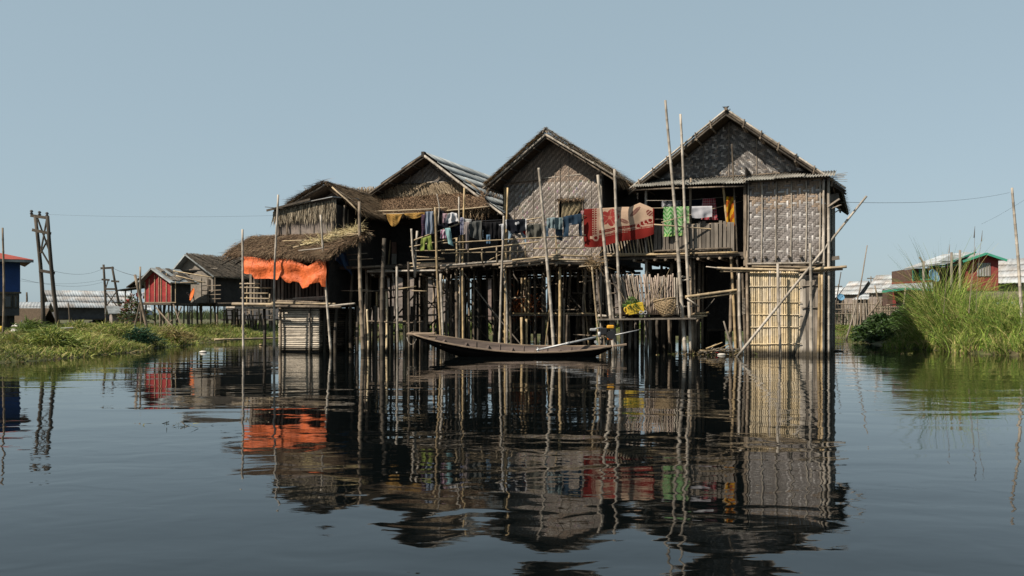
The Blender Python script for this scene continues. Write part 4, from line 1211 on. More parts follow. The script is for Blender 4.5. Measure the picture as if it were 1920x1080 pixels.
pole(1121, 328, 1150, 656, 28.1, r0=.085, r1=.06, label='left one of the two leaning poles crossing the red blanket')
pole(1152, 317, 1167, 656, 28.2, r0=.07, r1=.06, label='right one of the two leaning poles crossing the red blanket')
pole(1248, 188, 1284, 652, 28.0, r0=.10, r1=.05, label='tallest bamboo pole of all, topping out high above the roofs')
pole(1275, 214, 1293, 654, 28.1, r0=.08, r1=.05, label='second tallest bamboo pole, in front of the green cloth')
pole(1373, 270, 1387, 655, 27.9, r0=.07, r1=.035, m=m_stilt, label='brown pole in front of the big grey gable, beside the orange cloth')
pole(1458, 494, 1465, 668, 26.9, r0=.065, r1=.055, label='short pale pole in front of the golden bamboo wall')
pole(1519, 456, 1521, 667, 26.3, r0=.06, r1=.055, label='pale pole before the right edge of the checkered wall')
pole(1625, 368, 1383, 668, 26.4, 26.9, r0=.065, r1=.045, label='long bamboo leaning diagonally across the golden wall', under=.5)
pole(1357, 602, 1374, 656, 27.4, r0=.08, r1=.03, m=m_plank, label='short pointed stake left of the golden wall')
pole(866, 508, 972, 640, 29.4, r0=.03, r1=.03, m=m_plank, label='thin slanting pole in the dark under the walkways')
g2 = 'thin poles in the open water'
pole(1627, 460, 1587, 634, 44, r0=.07, r1=.035, m=m_plank, label='thin crooked pole leaning right, in open water beyond the houses', group=g2, gap=1.2, bend=.12)
pole(1577, 510, 1556, 634, 44, r0=.055, r1=.03, m=m_dark, label='shorter dark thin pole beside the corner of the right-hand house', group=g2, gap=1.2, bend=.1)
pole(1898, 352, 1917, 600, 29, r0=.085, r1=.05, label='tall pale bamboo pole standing in the reeds at the right edge', group='poles on the banks')
pole(5, 427, 4, 640, 27.5, r0=.05, r1=.04, m=m_stilt, label='tall thin pole at the left edge before the blue house', group='poles on the banks')

# rope hanging by the bow
o = MB().path([P(763, 632, 27.2), P(765, 640, 27.15), P(770, 646, 27.1), P(776, 645, 27.05), P(781, 636, 27.0)], [.012] * 5, 5).build('mooring_rope', m_pole, base=tuple(P(763, 632, 27.2)), smooth=True)
tag(o, 'slack pale rope looped below the raised bow of the boat', 'rope')

# ================================================================ low platform with stick screen, jerrycan, basket
pl = thing('stick_screen_platform', 'low platform backed by a screen of grey sticks, right of the boat engine', 'platform', (P(1145, 655, 28.6).x, 28.6, 0))
inv = Vector(pl.location)
m_screen = mat('grey brown stick', (.30, .235, .19), .8, .35, V3, .3)
px = 1148.0
while px < 1269:
    t = (px - 1148) / 121
    lean = 20 * (1 - t) ** 1.6
    w = rnd.uniform(.028, .038)
    a, b = P(px + lean, 590, 28.3) - inv, P(px + rnd.uniform(-.6, .6), 516 + rnd.uniform(-4, 5), 28.3) - inv
    part(MB().bamboo(a, b, w, w * .85, 5, .5, .03), 'stick', m_screen if rnd.random() < .8 else m_pole, pl, True)
    px += 3.9
for y in (530, 548, 575):
    part(MB().bamboo(P(1140, y + 2, 28.37) - inv, P(1272, y, 28.37) - inv, .025, .022, 6), 'screen_rail', m_stilt, pl, True)
part(MB().beam(P(1120, 599, 28.1) - inv, P(1300, 597, 28.1) - inv, .9, .05), 'platform_floor', m_plank, pl)
for (x0, y0, x1, y1, Y, r, mm) in ((1121, 592, 1172, 596, 28.6, .05, m_pole), (1160, 600, 1296, 593, 28.65, .055, m_stilt), (1290, 590, 1329, 586, 28.5, .04, m_tan), (1278, 594, 1326, 592, 28.4, .04, m_rail), (1284, 598, 1318, 596, 28.35, .035, m_rail), (1250, 596, 1322, 589, 28.7, .035, m_stilt), (1300, 586, 1331, 588, 28.8, .03, m_plank),
                              (1285, 557, 1396, 542, 28.0, .05, m_rail), (1290, 562, 1390, 548, 28.05, .035, m_rail), (1278, 519, 1296, 520, 28.2, .035, m_pole), (1276, 526, 1294, 524, 28.1, .035, m_pole), (1288, 559, 1310, 575, 27.9, .03, m_pole), (1266, 576, 1300, 574, 28.2, .03, m_pole), (1340, 560, 1320, 583, 28.6, .012, m_plank)):
    part(MB().bamboo(P(x0, y0, Y) - inv, P(x1, y1, Y) - inv, r, r * .85, 7, .35, .03), 'platform_pole', mm, pl, True)
for (x0, y0, x1, y1, Y, r, mm) in ((1135, 515, 1146, 656, 28.5, .05, m_plank), (1141, 525, 1158, 656, 28.4, .07, m_pole), (1167, 600, 1166, 656, 28.6, .06, m_tan), (1182, 596, 1180, 656, 28.7, .06, m_plank), (1192, 598, 1192, 656, 28.9, .05, m_plank),
                              (1219, 600, 1219, 656, 29.0, .06, m_pole), (1270, 510, 1272, 600, 29.0, .035, m_pole), (1285, 595, 1287, 656, 28.8, .055, m_plank), (1300, 600, 1302, 656, 29.0, .06, m_tan), (1310, 600, 1309, 656, 29.2, .07, m_plank), (1232, 600, 1233, 656, 30.0, .06, m_dark), (1205, 600, 1205, 656, 30.2, .07, m_dark), (1246, 600, 1246, 656, 30.4, .06, m_dark)):
    q = P(x1, y1, Y) - inv
    if y1 > 620: q.z = -.9
    part(MB().bamboo(q, P(x0, y0, Y) - inv, r, r * .9, 8, .4, .03), 'post', mm, pl, True)

m_yel = mat('yellow plastic', (.62, .42, .03), .45, .12, (4, 4, 4), 0, bump=.03, spec=.5)
jc = thing('jerrycan', 'yellow plastic jerrycan lying on its side, cut open and planted', 'jerrycan', P(1193, 590, 27.8), 0)
jc.rotation_euler = (0, math.radians(-12), 0)
mb = MB()
w, h, dpt = .28, .17, .14
ring = []
for (x, z) in ((-w, -h * .6), (-w * .85, -h), (w * .9, -h), (w, -h * .8), (w, h * .8), (w * .9, h), (-w * .8, h), (-w, h * .6)):
    ring.append((x, z))
n = len(ring)
vs = [(x * .93, -dpt, z * .93 + .2) for x, z in ring] + [(x, -dpt * .8, z + .2) for x, z in ring] + [(x, dpt * .8, z + .2) for x, z in ring] + [(x * .93, dpt, z * .93 + .2) for x, z in ring]
fs = [tuple(range(n))] + [tuple(range(4 * n - 1, 3 * n - 1, -1))]
for k in range(3):
    for i in range(n):
        j = (i + 1) % n
        fs.append((k * n + i, (k + 1) * n + i, (k + 1) * n + j, k * n + j))
mb.add(vs, fs)
part(mb, 'can_body', m_yel, jc)
part(MB().path([(-.27, 0, .30), (-.33, 0, .29), (-.35, 0, .24), (-.34, 0, .17), (-.28, 0, .14)], [.02] * 5, 6), 'can_handle', m_yel, jc, True)
part(MB().tube((-.33, -.05, .1), (-.27, -.05, .1), .03, n=8), 'can_neck', m_yel, jc, True)
for z in (.12, .28):
    part(MB().beam((-.2, -dpt - .002, z), (.22, -dpt - .002, z), .012, .012), 'moulded_rib', m_yel, jc)
def leafy(name, label, cat, p, n, rad, h, cols, L_=(.05, .12), w=(.03, .06), group=None, kind=None, shape=None, mt=None):
    a = nrs.uniform(0, 6.283, n); r = np.sqrt(nrs.uniform(0, 1, n)); zz = nrs.uniform(0, 1, n)
    rr = r * (1 - .55 * zz ** 2)
    lump = 1 + .3 * np.sin(a * 3 + 1) + .15 * np.sin(a * 7 + zz * 5)
    b = np.stack([np.cos(a) * rr * rad * lump, np.sin(a) * rr * rad * .8 * lump, zz * h * (1 + .25 * np.sin(a * 2.3 + 4 * r))], -1)
    d = np.stack([np.cos(a) * .7, np.sin(a) * .7, nrs.uniform(-.3, .9, n)], -1) + nrs.normal(size=(n, 3)) * .5
    d /= np.linalg.norm(d, axis=1, keepdims=True)
    o = np_mesh(name, *blades(b, d, nrs.uniform(*L_, n), nrs.uniform(*w, n), palette(n, cols, .3), .3, seg=2), mt or m_leaf, loc=p)
    return tag(o, label, cat, group, kind)
G1 = ((.06, .13, .02), (.10, .19, .03), (.04, .09, .02), (.16, .22, .05))
pln = thing('potted_plant', 'small leafy green plant growing out of the yellow jerrycan', 'plant', P(1187, 578, 27.8))
o = leafy('foliage', None, None, (0, 0, 0), 260, .30, .30, G1); o.parent = pln
part(MB().tube((0, 0, -.05), (.02, 0, .25), .012, n=5).tube((0, 0, 0), (-.15, .02, .2), .01, n=5).tube((.02, 0, 0), (.2, .02, .22), .008, n=5), 'stem', m_stilt, pln)
# dry climbing stems on the screen
tw = MB()
for k in range(16):
    a = P(1175 + k * 4.6, rnd.uniform(560, 585), 28.2); b_ = a + Vector((rnd.uniform(-.5, .5), -.03, rnd.uniform(.4, 1.1)))
    tw.tube(a, b_, .010, .004, 4, bend=.12)
o = tw.build('dry_vine', m_rail, base=tuple(P(1200, 590, 28.2)))
tag(o, 'brown dried climbing stems clinging to the grey stick screen', 'vine', kind='stuff')
# basket
bk = thing('basket', 'round woven cane basket tilted against the stick screen', 'basket', P(1252, 591, 27.9))
bk.rotation_euler = (math.radians(-8), math.radians(-9), 0)
hB, R0, R1 = .50, .16, .36
m_cane = mat('cane', (.36, .26, .15), .7, .35, (30, 30, 30), .3)
prof = lambda t: R0 + (R1 - R0) * math.sin(t * math.pi * .5) ** .8
bm_ = MB()
for k in range(11):
    t = k / 10.5
    m_ = 28
    pts = [(prof(t) * (1 + .03 * (1 if (i + k) % 2 else -1)) * math.cos(6.2832 * i / m_), prof(t) * (1 + .03 * (1 if (i + k) % 2 else -1)) * math.sin(6.2832 * i / m_) * .85, t * hB) for i in range(m_ + 1)]
    bm_.path(pts, [.015] * (m_ + 1), 4)
part(bm_, 'woven_side', m_cane, bk)
bm_ = MB()
for i in range(22):
    q = 6.2832 * i / 22
    bm_.path([(prof(t) * math.cos(q), prof(t) * math.sin(q) * .85, t * hB) for t in (0, .25, .5, .75, 1.05)], [.010] * 5, 4)
part(bm_, 'ribs', m_rail, bk)
part(MB().path([(prof(1) * 1.03 * math.cos(6.2832 * i / 24), prof(1) * .88 * math.sin(6.2832 * i / 24), hB + .01) for i in range(25)], [.022] * 25, 6), 'rim', m_cane, bk, True)
part(MB().path([(-R1, 0, hB), (-R1 - .02, 0, hB + .1), (-R1 + .06, 0, hB + .11), (-R1 + .1, -.1, hB)], [.014] * 4, 5), 'handle', m_cane, bk, True)
part(MB().path([(R0 * math.cos(6.2832 * i / 12), R0 * .85 * math.sin(6.2832 * i / 12), 0) for i in range(12)] + [(0, 0, 0)], [.03] * 13, 4), 'base', m_rail, bk)
# small pipe ends by the can
for k, (px_, lab) in enumerate(((1202, 'white pipe ring lying right under the yellow jerrycan'), (1210, 'second pale pipe ring, between the jerrycan and the basket'))):
    p = P(px_, 589, 27.6)
    o = MB().path([(.05 * math.cos(6.2832 * i / 12), 0, .05 * math.sin(6.2832 * i / 12) + .05) for i in range(13)], [.014] * 13, 5).build('pipe_ring', m_tin, smooth=True)
    o.location = p
    tag(o, lab, 'ring')

# floating debris by the stilts
db = thing('driftwood_pile', 'pile of pale driftwood and litter stranded under the porch left of the golden wall', 'driftwood', P(1336, 655, 27.7) * 1.0)
db.location.z = 0
for k in range(26):
    a = Vector((rnd.uniform(-.5, .5), rnd.uniform(-.3, .3), rnd.uniform(.0, .2)))
    b_ = a + Vector((rnd.uniform(.15, .6), rnd.uniform(-.2, .2), rnd.uniform(-.05, .22)))
    part(MB().bamboo(a, b_, rnd.uniform(.018, .04), .015, 5, .3, .04), 'drift_stick', m_pole if k % 3 else m_tan, db, True)
twig_ball('debris_mat', 'brown mat of floating weeds and twigs around the driftwood pile', 'weeds', P(1335, 655, 28.2) - Vector((0, 0, P(1335, 655, 28.2).z)), 900, 1.3, ((.12, .09, .05), (.08, .09, .03), (.2, .15, .08)), (.05, .25), (.015, .035), .07)
def lump(name, label, cat, p, r, m, sq=(1, 1, .6), group=None, seed=1):
    rr = random.Random(seed)
    mb = MB()
    nr, ns = 7, 10
    vs = [(0, 0, -r * sq[2])]
    for i in range(1, nr):
        a = math.pi * i / nr
        for j in range(ns):
            q = 6.2832 * j / ns
            k = r * rr.uniform(.82, 1.15)
            vs.append((math.sin(a) * math.cos(q) * k * sq[0], math.sin(a) * math.sin(q) * k * sq[1], -math.cos(a) * k * sq[2]))
    vs.append((0, 0, r * sq[2]))
    fs = [(0, 1 + (j + 1) % ns, 1 + j) for j in range(ns)]
    for i in range(nr - 2):
        for j in range(ns):
            a, b = 1 + i * ns + j, 1 + i * ns + (j + 1) % ns
            fs.append((a, b, b + ns, a + ns))
    t = 1 + (nr - 2) * ns
    fs += [(t + j, t + (j + 1) % ns, len(vs) - 1) for j in range(ns)]
    mb.add(vs, fs)
    o = mb.build(name, m, smooth=True)
    o.location = p
    return tag(o, label, cat, group)
m_bagw = mat('white plastic bag', (.6, .56, .5), .5, .15, (9, 9, 9), 0)
m_bagr = mat('red plastic', (.5, .03, .04), .5, .15, (9, 9, 9), 0)
m_bagt = mat('tan sack', (.4, .3, .17), .8, .2, (9, 9, 9), 0)
for (px_, py_, r_, mm, lab) in ((1322, 658, .09, m_bagt, 'round tan bag floating left of the driftwood'), (1336, 662, .10, m_bagt, 'longer tan sack floating below the driftwood'), (1343, 658, .07, m_bagr, 'small red plastic scrap floating by the driftwood'), (1353, 660, .08, m_bagw, 'white plastic bag floating right of the red scrap')):
    p = P(px_, py_, 27.2 + (px_ % 7) * .09); p.z = .02
    lump('floating_bag', lab, 'bag', p, r_, mm, (1.0 + (px_ % 5) * .22, .9, .5 + (px_ % 3) * .2), group='litter floating by the stilts', seed=px_)

# ================================================================ the boat
def station(t):
    """centre x (m from bow), half beam, gunwale z, keel z"""
    x = t * 6.28
    hb_ = .46 * (math.sin(math.pi * min(1, max(0, (t * 1.02 + .0))) ** .85) ** .55) * (1 if t > .06 else .9) + .035
    g = .26 + .52 * max(0, 1 - t / .62) ** 1.75 + .10 * max(0, (t - .72) / .28) ** 1.6
    k = -.12 + .86 * max(0, 1 - t / .40) ** 1.7 + .42 * max(0, (t - .80) / .2) ** 1.8
    return x, hb_, g, min(k, g - .05)
bt = thing('longtail_boat', 'long narrow dark wooden boat with upswept bow moored in front of the huts', 'boat', (P(772, 630, 26.9).x, 26.9, -.03), math.radians(-4))
bt.rotation_euler = (math.radians(11), 0, math.radians(-4))
mb_o, mb_i, mb_g = MB(), MB(), MB()
NS = 40
sec = []
for i in range(NS + 1):
    t = i / NS
    x, hw, g, k = station(t)
    sec.append([(x, -hw, g), (x, -hw * .88, (g + k) / 2 - .02), (x, -hw * .5, k + .02), (x, 0, k), (x, hw * .5, k + .02), (x, hw * .88, (g + k) / 2 - .02), (x, hw, g)])
def skin(mb, sec, inset=0.0, flip=False):
    vs = []
    for s_ in sec:
        cz = s_[3][2]
        for (x, y, z) in s_:
            f = max(0, 1 - inset / (abs(y) + .06)) if inset else 1
            vs.append((x, y * f, z + (inset * (.9 if z < s_[0][2] - .01 else -.005))))
    fs = []
    m_ = 7
    for i in range(len(sec) - 1):
        for j in range(m_ - 1):
            f = (i * m_ + j, i * m_ + j + 1, (i + 1) * m_ + j + 1, (i + 1) * m_ + j)
            fs.append(f if not flip else f[::-1])
    mb.add(vs, fs)
skin(mb_o, sec)
ends = [tuple(range(7)), tuple(range(NS * 7 + 6, NS * 7 - 1, -1))]
mb_o.f += ends; mb_o.c += [(1, 1, 1)] * 2
m_hull = mat('tarred hull', (.005, .004, .0035), .9, .5, (2, 8, 8), 0, spec=.08)
m_inhull = mat('worn boat planks', (.13, .095, .08), .75, .5, (1.2, 9, 9), 0, col2=(.10, .075, .06), sc2=1.5)
m_gun = mat('gunwale wood', (.32, .235, .165), .7, .4, (1.5, 9, 9), .1, col2=(.20, .15, .11), sc2=1.3)
part(mb_o, 'hull', m_hull, bt, True)
skin(mb_i, sec, .03, True)
part(mb_i, 'inner_planking', m_inhull, bt, True)
for sgn in (-1, 1):
    pts = [(station(i / NS)[0], sgn * station(i / NS)[1], station(i / NS)[2] + .01) for i in range(NS + 1)]
    mb = MB()
    vs = []
    for (x, y, z) in pts:
        vs += [(x, y - .02, z - .022), (x, y + .02, z - .022), (x, y + .02, z + .014), (x, y - .02, z + .014)]
    fs = []
    for i in range(NS):
        a, b_ = 4 * i, 4 * i + 4
        fs += [(a + k, a + (k + 1) % 4, b_ + (k + 1) % 4, b_ + k) for k in range(4)]
    mb.add(vs, fs)
    part(mb, 'gunwale', m_gun, bt)
part(MB().box((-.12, -.11, .72), (.75, .11, .765)).box((.55, -.2, .60), (.8, .2, .64)), 'bow_deck', m_gun, bt)
part(MB().beam((6.3, 0, .36), (6.72, 0, .42), .12, .04), 'stern_board', m_gun, bt)
for t in (.16, .27, .38, .5, .62, .74, .86):
    x, hw, g, k = station(t)
    part(MB().beam((x, -hw + .03, g - .10), (x, hw - .03, g - .10), .07, .03), 'thwart', m_inhull, bt)
for t in (.32, .44, .56, .68, .8):
    x, hw, g, k = station(t)
    part(MB().path([(x, -hw + .04, g - .02), (x, -hw * .8, (g + k) / 2), (x, 0, k + .05), (x, hw * .8, (g + k) / 2), (x, hw - .04, g - .02)], [.018] * 5, 4), 'frame', m_inhull, bt)
for x in (3.95, 4.15):
    part(MB().beam((x, -.42, .24), (x - .02, -.42, .34), .03, .03), 'tholepin', m_gun, bt)
# long-tail engine
en = thing('longtail_engine', 'black and orange long-tail engine with pale steel shaft mounted on the boat stern', 'engine', P(1130, 640, 26.75))
inv = Vector(en.location)
Q = lambda x, y, Y=26.75: P(x, y, Y) - inv
m_or = mat('orange engine paint', (.65, .17, .02), .45, .15, (9, 9, 9), 0, spec=.5)
m_oy = mat('yellow orange tank', (.68, .33, .02), .4, .12, (9, 9, 9), 0, spec=.5)
def rbox(a, b, bev=.02):
    (x0, y0, z0), (x1, y1, z1) = a, b
    vs, mb = [], MB()
    for z, k in ((z0, bev), (z0 + bev, 0), (z1 - bev, 0), (z1, bev)):
        vs += [(x0 + k, y0 + bev + k * .5, z), (x0 + bev + k, y0 + k, z), (x1 - bev - k, y0 + k, z), (x1 - k, y0 + bev + k * .5, z), (x1 - k, y1 - bev - k * .5, z), (x1 - bev - k, y1 - k, z), (x0 + bev + k, y1 - k, z), (x0 + k, y1 - bev - k * .5, z)]
    fs = [tuple(range(7, -1, -1)), tuple(range(24, 32))]
    for r in range(3):
        for i in range(8):
            j = (i + 1) % 8
            fs.append((r * 8 + i, r * 8 + j, (r + 1) * 8 + j, (r + 1) * 8 + i))
    return mb.add(vs, fs)
c0 = Q(1133, 622)
part(rbox((c0.x - .15, -.13, c0.z - .1), (c0.x + .08, .13, c0.z + .12)), 'engine_block', m_black, en)
c1 = Q(1144, 613)
part(rbox((c1.x - .1, -.12, c1.z - .06), (c1.x + .12, .12, c1.z + .06), .03), 'fuel_tank', m_oy, en)
c2 = Q(1143, 633)
part(rbox((c2.x - .08, -.12, c2.z - .08), (c2.x + .1, .12, c2.z + .07), .03), 'fan_cover', m_or, en)
part(MB().tube((c2.x + .02, -.14, c2.z + .08), (c2.x + .02, .14, c2.z + .08), .13, n=14), 'flywheel', m_black, en, True)
c3 = Q(1112, 618)
part(rbox((c3.x - .1, -.08, c3.z - .05), (c3.x + .1, .08, c3.z + .04), .025), 'exhaust_box', m_metal, en)
part(MB().tube(Q(1112, 617), Q(1128, 614), .02, n=6), 'exhaust_pipe', m_metal, en, True)
part(MB().tube(Q(1124, 632, 26.65), Q(1124, 622, 26.65), .05, n=8), 'air_filter', m_metal, en, True)
part(MB().tube(Q(1117, 641, 26.6), Q(1117, 641, 26.7), .05, n=10), 'pulley', m_metal, en, True)
part(MB().tube(Q(1130, 634), Q(1127, 652), .03, n=6).tube(Q(1136, 634), Q(1140, 648), .03, n=6), 'engine_mount', m_black, en, True)
part(MB().tube(Q(1009, 656, 26.55), Q(1118, 632, 26.6), .032, .036, n=8), 'shaft_tube', m_metal, en, True)
part(MB().tube(Q(1060, 645, 26.56), Q(1068, 643, 26.56), .045, n=8), 'shaft_collar', m_metal, en, True)
part(MB().tube(Q(1145, 630, 26.7), Q(1201, 618, 26.7), .022, .018, n=7), 'tiller', m_metal, en, True)
part(MB().tube(Q(1195, 619.3, 26.7), Q(1202, 617.8, 26.7), .028, n=7), 'tiller_grip', m_black, en, True)
pr = part(MB().tube(Q(1006, 656.6, 26.55), Q(1011, 655.6, 26.55), .04, n=8), 'propeller_hub', m_metal, en, True)
hub = Q(1008, 656.2, 26.55)
for q in (1.0, 4.14):
    part(MB().add([hub + Vector((0, 0, 0)), hub + Vector((.03, .05 * math.cos(q), .05 * math.sin(q))), hub + Vector((.0, .14 * math.cos(q), .10 * math.sin(q))), hub + Vector((-.04, .08 * math.cos(q + .5), .08 * math.sin(q + .5)))], [(0, 1, 2, 3)]), 'propeller_blade', m_metal, pr)

# ================================================================ washing
def lines(name, label, pts, Y, r=.008, m=None, group='clothes lines'):
    o = MB().path([P(x, y, Y) for x, y in pts], [r] * len(pts), 5).build(name, m or m_wire, base=tuple(P(*pts[0], Y)), smooth=True)
    return tag(o, label, 'line', group)
lines('clothes_line', 'line under the thatched porch carrying the dark washing', [(822, 417), (870, 411), (905, 414), (946, 412), (1000, 412)], 28.75)
lines('clothes_line', 'line carrying the light denim and jeans before the narrow hut', [(946, 413), (1000, 418), (1060, 408), (1098, 404)], 28.55, .01, m_rail)
lines('clothes_line', 'line across the dark porch of the right house holding the plaid cloth', [(1212, 376), (1280, 376), (1340, 371), (1395, 368)], 28.6, .008, m_pole)
tag(MB().bamboo(P(1150, 392, 28.7), P(1300, 389, 28.7), .018, .015, 6, .4, .02).build('drying_pole', m_rail, base=tuple(P(1150, 392, 28.7)), smooth=True), 'thin pole carrying the red blanket and the green cloth', 'pole', 'drying poles')
tag(MB().bamboo(P(1226, 421, 28.15), P(1377, 433, 28.15), .024, .02, 6, .4, .02).build('drying_pole', m_rail, base=tuple(P(1226, 421, 28.15)), smooth=True), 'light bamboo crossing low in front of the green cloth', 'pole', 'drying poles')
tag(MB().bamboo(P(1240, 417, 28.3), P(1394, 376, 28.3), .014, .012, 6, .4, .03).build('drying_pole', m_rail, base=tuple(P(1240, 417, 28.3)), smooth=True), 'thin stick rising right across the white towel', 'pole', 'drying poles')
tag(MB().bamboo(P(985, 413, 28.7), P(1020, 407, 28.7), .02, .018, 6, .4, .02).build('drying_pole', m_rail, base=tuple(P(985, 413, 28.7)), smooth=True), 'short tan pole above the olive shirt', 'pole', 'drying poles')

RED, CREAM = (.27, .024, .018), (.86, .60, .42)
def blanket(s, t):
    c = CREAM
    if s < .085 or s > .985: return RED
    edge = .60 - .06 * (s - .3)
    if t > edge + .17: c = RED
    elif t > edge - .03 and .16 < s:
        b = t - edge
        if .055 < b < .085: c = (.66, .44, .32)
        else: c = RED if not ((int(s * 90) % 2) and (int(t * 42) % 2)) else (.66, .44, .32)
    if s < .22 and t < .72:
        if .085 <= s < .11: c = RED
        elif s < .145 or .155 < s < .185: c = RED if not ((int(s * 90) % 2) and (int(t * 34) % 2)) else (.66, .44, .32)
        else: c = (.66, .44, .32)
    if .22 < s and t < edge - .03:
        dx, dy = (s - .37) * 1.8, t - .27
        r_, a_ = math.hypot(dx, dy), math.atan2(dy, dx)
        if r_ < .25 * (.62 + .38 * abs(math.cos(2.5 * a_))): c = (.48, .07, .06) if r_ > .05 and abs(math.sin(2.5 * a_ + .4)) > .18 else (.62, .25, .17)
        for (lx, ly, an, sz) in ((.57, .42, .5, .13), (.73, .20, -.6, .16), (.47, .12, .2, .09)):
            x, y = (s - lx) * 1.8, t - ly
            u, v = x * math.cos(an) + y * math.sin(an), -x * math.sin(an) + y * math.cos(an)
            if (u / sz) ** 2 + (v / (sz * .42)) ** 2 < 1: c = (.36, .17, .13) if abs(v) > .008 else (.55, .33, .24)
    if s > .72 and t > .42 and t < .86:
        for k in range(4):
            cx, cy = .78 + .055 * k, .62 - .05 * k
            r_ = math.hypot((s - cx) * 1.8, t - cy)
            if .055 < r_ < .085 and s < cx + .01: c = (.68, .44, .33)
            elif r_ <= .055: c = RED
    r_ = math.hypot((s - .165) * 1.8, t - .76)
    if .045 < r_ < .085: c = (.66, .42, .31)
    elif r_ <= .045: c = RED
    if s > .88 and t < .42:
        r_ = math.hypot((s - .94) * 1.8, (t - .22) * .8)
        if r_ < .09: c = (.66, .42, .31) if math.sin(s * 160 + t * 60) > 0 else RED
    return c
cloth('blanket', 'big red blanket with cream floral pattern hanging over the porch rail', 'blanket', [(1095, 392), (1120, 391), (1165, 388), (1182, 388), (1200, 380), (1212, 385), (1226, 391)],
      lambda s: 463 - 5 * s - 20 * s * s + 2 * math.sin(s * 9), 28.6, blanket, 110, 70, 2.2, .035, back=.35, seed=3)
def leafprint(s, t):
    col_ = (s * 4) % 1
    v = abs(((t * 7 + abs(col_ - .5) * 2.2) % 1) - .5)
    c = (.08, .36, .07) if v < .22 and abs(col_ - .5) > .06 else (.46, .66, .36)
    if t > .9: c = (.10, .42, .08) if (s * 18 + t * 9) % 2 < 1 else (.6, .75, .3)
    return c
cloth('green_cloth', 'bright green leaf-patterned cloth hanging on the right house porch', 'cloth', [(1244, 388), (1296, 387)], lambda s: 444 - 3 * s, 28.55, leafprint, 44, 44, 2.5, .03, back=.5, seed=4, tilt=1)
cloth('towel', 'plain white towel beside the green cloth', 'towel', [(1297, 387), (1335, 386)], lambda s: 408 + 1.5 * math.sin(s * 5), 28.1, plain((.74, .72, .76)), 16, 10, 1.5, .02, back=.8, seed=5)
def plaid(a, b_, n1, n2):
    def f(s, t):
        k = ((s * n1) % 1 < .3) + ((t * n2) % 1 < .3)
        return tuple(a[i] + (b_[i] - a[i]) * k * .5 for i in range(3))
    return f
cloth('checked_cloth', 'pink and red checked cloth hanging behind the white towel', 'cloth', [(1318, 372), (1341, 371)], lambda s: 412, 28.5, plaid((.5, .07, .09), (.7, .5, .5), 6, 8), 24, 30, 2, .03, taper=lambda t: 1 + .35 * t, seed=6)
cloth('navy_shirt', 'dark navy garment in the shade left of the checked cloth', 'garment', [(1283, 375), (1318, 373)], lambda s: 390, 29.5, plain((.02, .03, .07)), 14, 8, 2, .03, seed=7)
cloth('grey_shirt', 'grey and white tie-dyed top above the green cloth', 'garment', [(1241, 376), (1277, 376)], lambda s: 390, 28.8, lambda s, t: (.42, .42, .44) if math.sin(s * 30 + math.sin(t * 9) * 2) > -.1 else (.14, .14, .16), 24, 10, 3, .05, seed=8)
cloth('orange_cloth', 'narrow orange and yellow cloth beside the checkered side room', 'cloth', [(1362, 368), (1377, 369)], lambda s: 425 + 6 * s, 28.0, lambda s, t: (.70, .36, .02) if math.sin(s * 9 + t * 17) > -.1 else (.45, .10, .01), 10, 26, 1.2, .04, seed=9)
cloth('maroon_cloth', 'small dark maroon cloth low by the porch post of the right house', 'cloth', [(1366, 447), (1374, 446)], lambda s: 463, 28.8, plain((.12, .02, .05)), 6, 8, 1, .03, seed=10)
m_tarp = mat('orange plastic sheet', (1, 1, 1), .55, .22, (3.2, 3.2, 2.2), 0, attr=True, bump=1.0, spec=.35, transl=.25)
m_tarp.node_tree.nodes['Bump'].inputs['Distance'].default_value = .12
def hem(s):
    base_ = np.interp(s, [0, .04, .1, .13, .3, .42, .455, .47, .52, .57, .60, .66, .68, .72, .8, .82, .90, .94, .95, 1], [512, 514, 514, 523, 522, 525, 518, 520, 529, 531, 527, 529, 530, 541, 538, 533, 530, 529, 537, 538])
    return float(base_)
cloth('orange_sheet', 'bright orange plastic sheet with ragged hem strung under the shaggy canopy', 'sheet', [(456, 481), (475, 482), (498, 486), (520, 483), (545, 486), (566, 494), (577, 499), (590, 492), (600, 484), (611, 478)], hem, (29.72, 28.42),
      lambda s, t: (.92, .19, .05), 90, 30, 2.6, .08, back=.1, fine=.3, seed=11, m=m_tarp, group='sheets strung up')
m_blue = mat('blue plastic sheet', (1, 1, 1), .5, .1, (3, 3, 3), 0, attr=True, bump=.2)
cloth('blue_sheet', 'dark blue plastic sheet hanging in the shade right of the shaggy canopy', 'sheet', [(618, 478), (648, 474)], lambda s: 490 + 28 * s, 29.6, plain((.02, .06, .14)), 12, 14, 2, .06, back=.1, tilt=14, seed=12, m=m_blue, group='sheets strung up')
GOLD = lambda s, t: (.55, .32, .09) if math.sin(s * 40) * math.sin(t * 33 + s * 9) < .45 else (.25, .10, .03)
cloth('curtain_swag', 'golden patterned cloth swag drooping at the left of the dark doorway', 'cloth', [(724, 401), (756, 401)], lambda s: 402 + 26 * math.sin(math.pi * min(1, s * 1.05)) ** .8 * (1 - .25 * s), 30.0, GOLD, 30, 16, 2, .02, back=.1, seed=13, group='golden swags over the doorway')
cloth('curtain_swag', 'shallower golden patterned swag to the right, above the dark doorway', 'cloth', [(757, 400), (796, 398)], lambda s: 401 + 9 * math.sin(math.pi * s), 29.9, GOLD, 30, 8, 2, .02, back=.1, seed=14, group='golden swags over the doorway')
def stripes(a, b_, n):
    return lambda s, t: a if (s * n) % 1 < .5 else b_
cloth('striped_shirt', 'blue and white striped shirt hanging at the left end of the washing', 'shirt', [(798, 397), (812, 396)], lambda s: 440 - 2 * s, 28.5, stripes((.06, .11, .24), (.44, .49, .54), 6), 24, 20, 2, .04, taper=lambda t: 1 + .25 * t, seed=15)
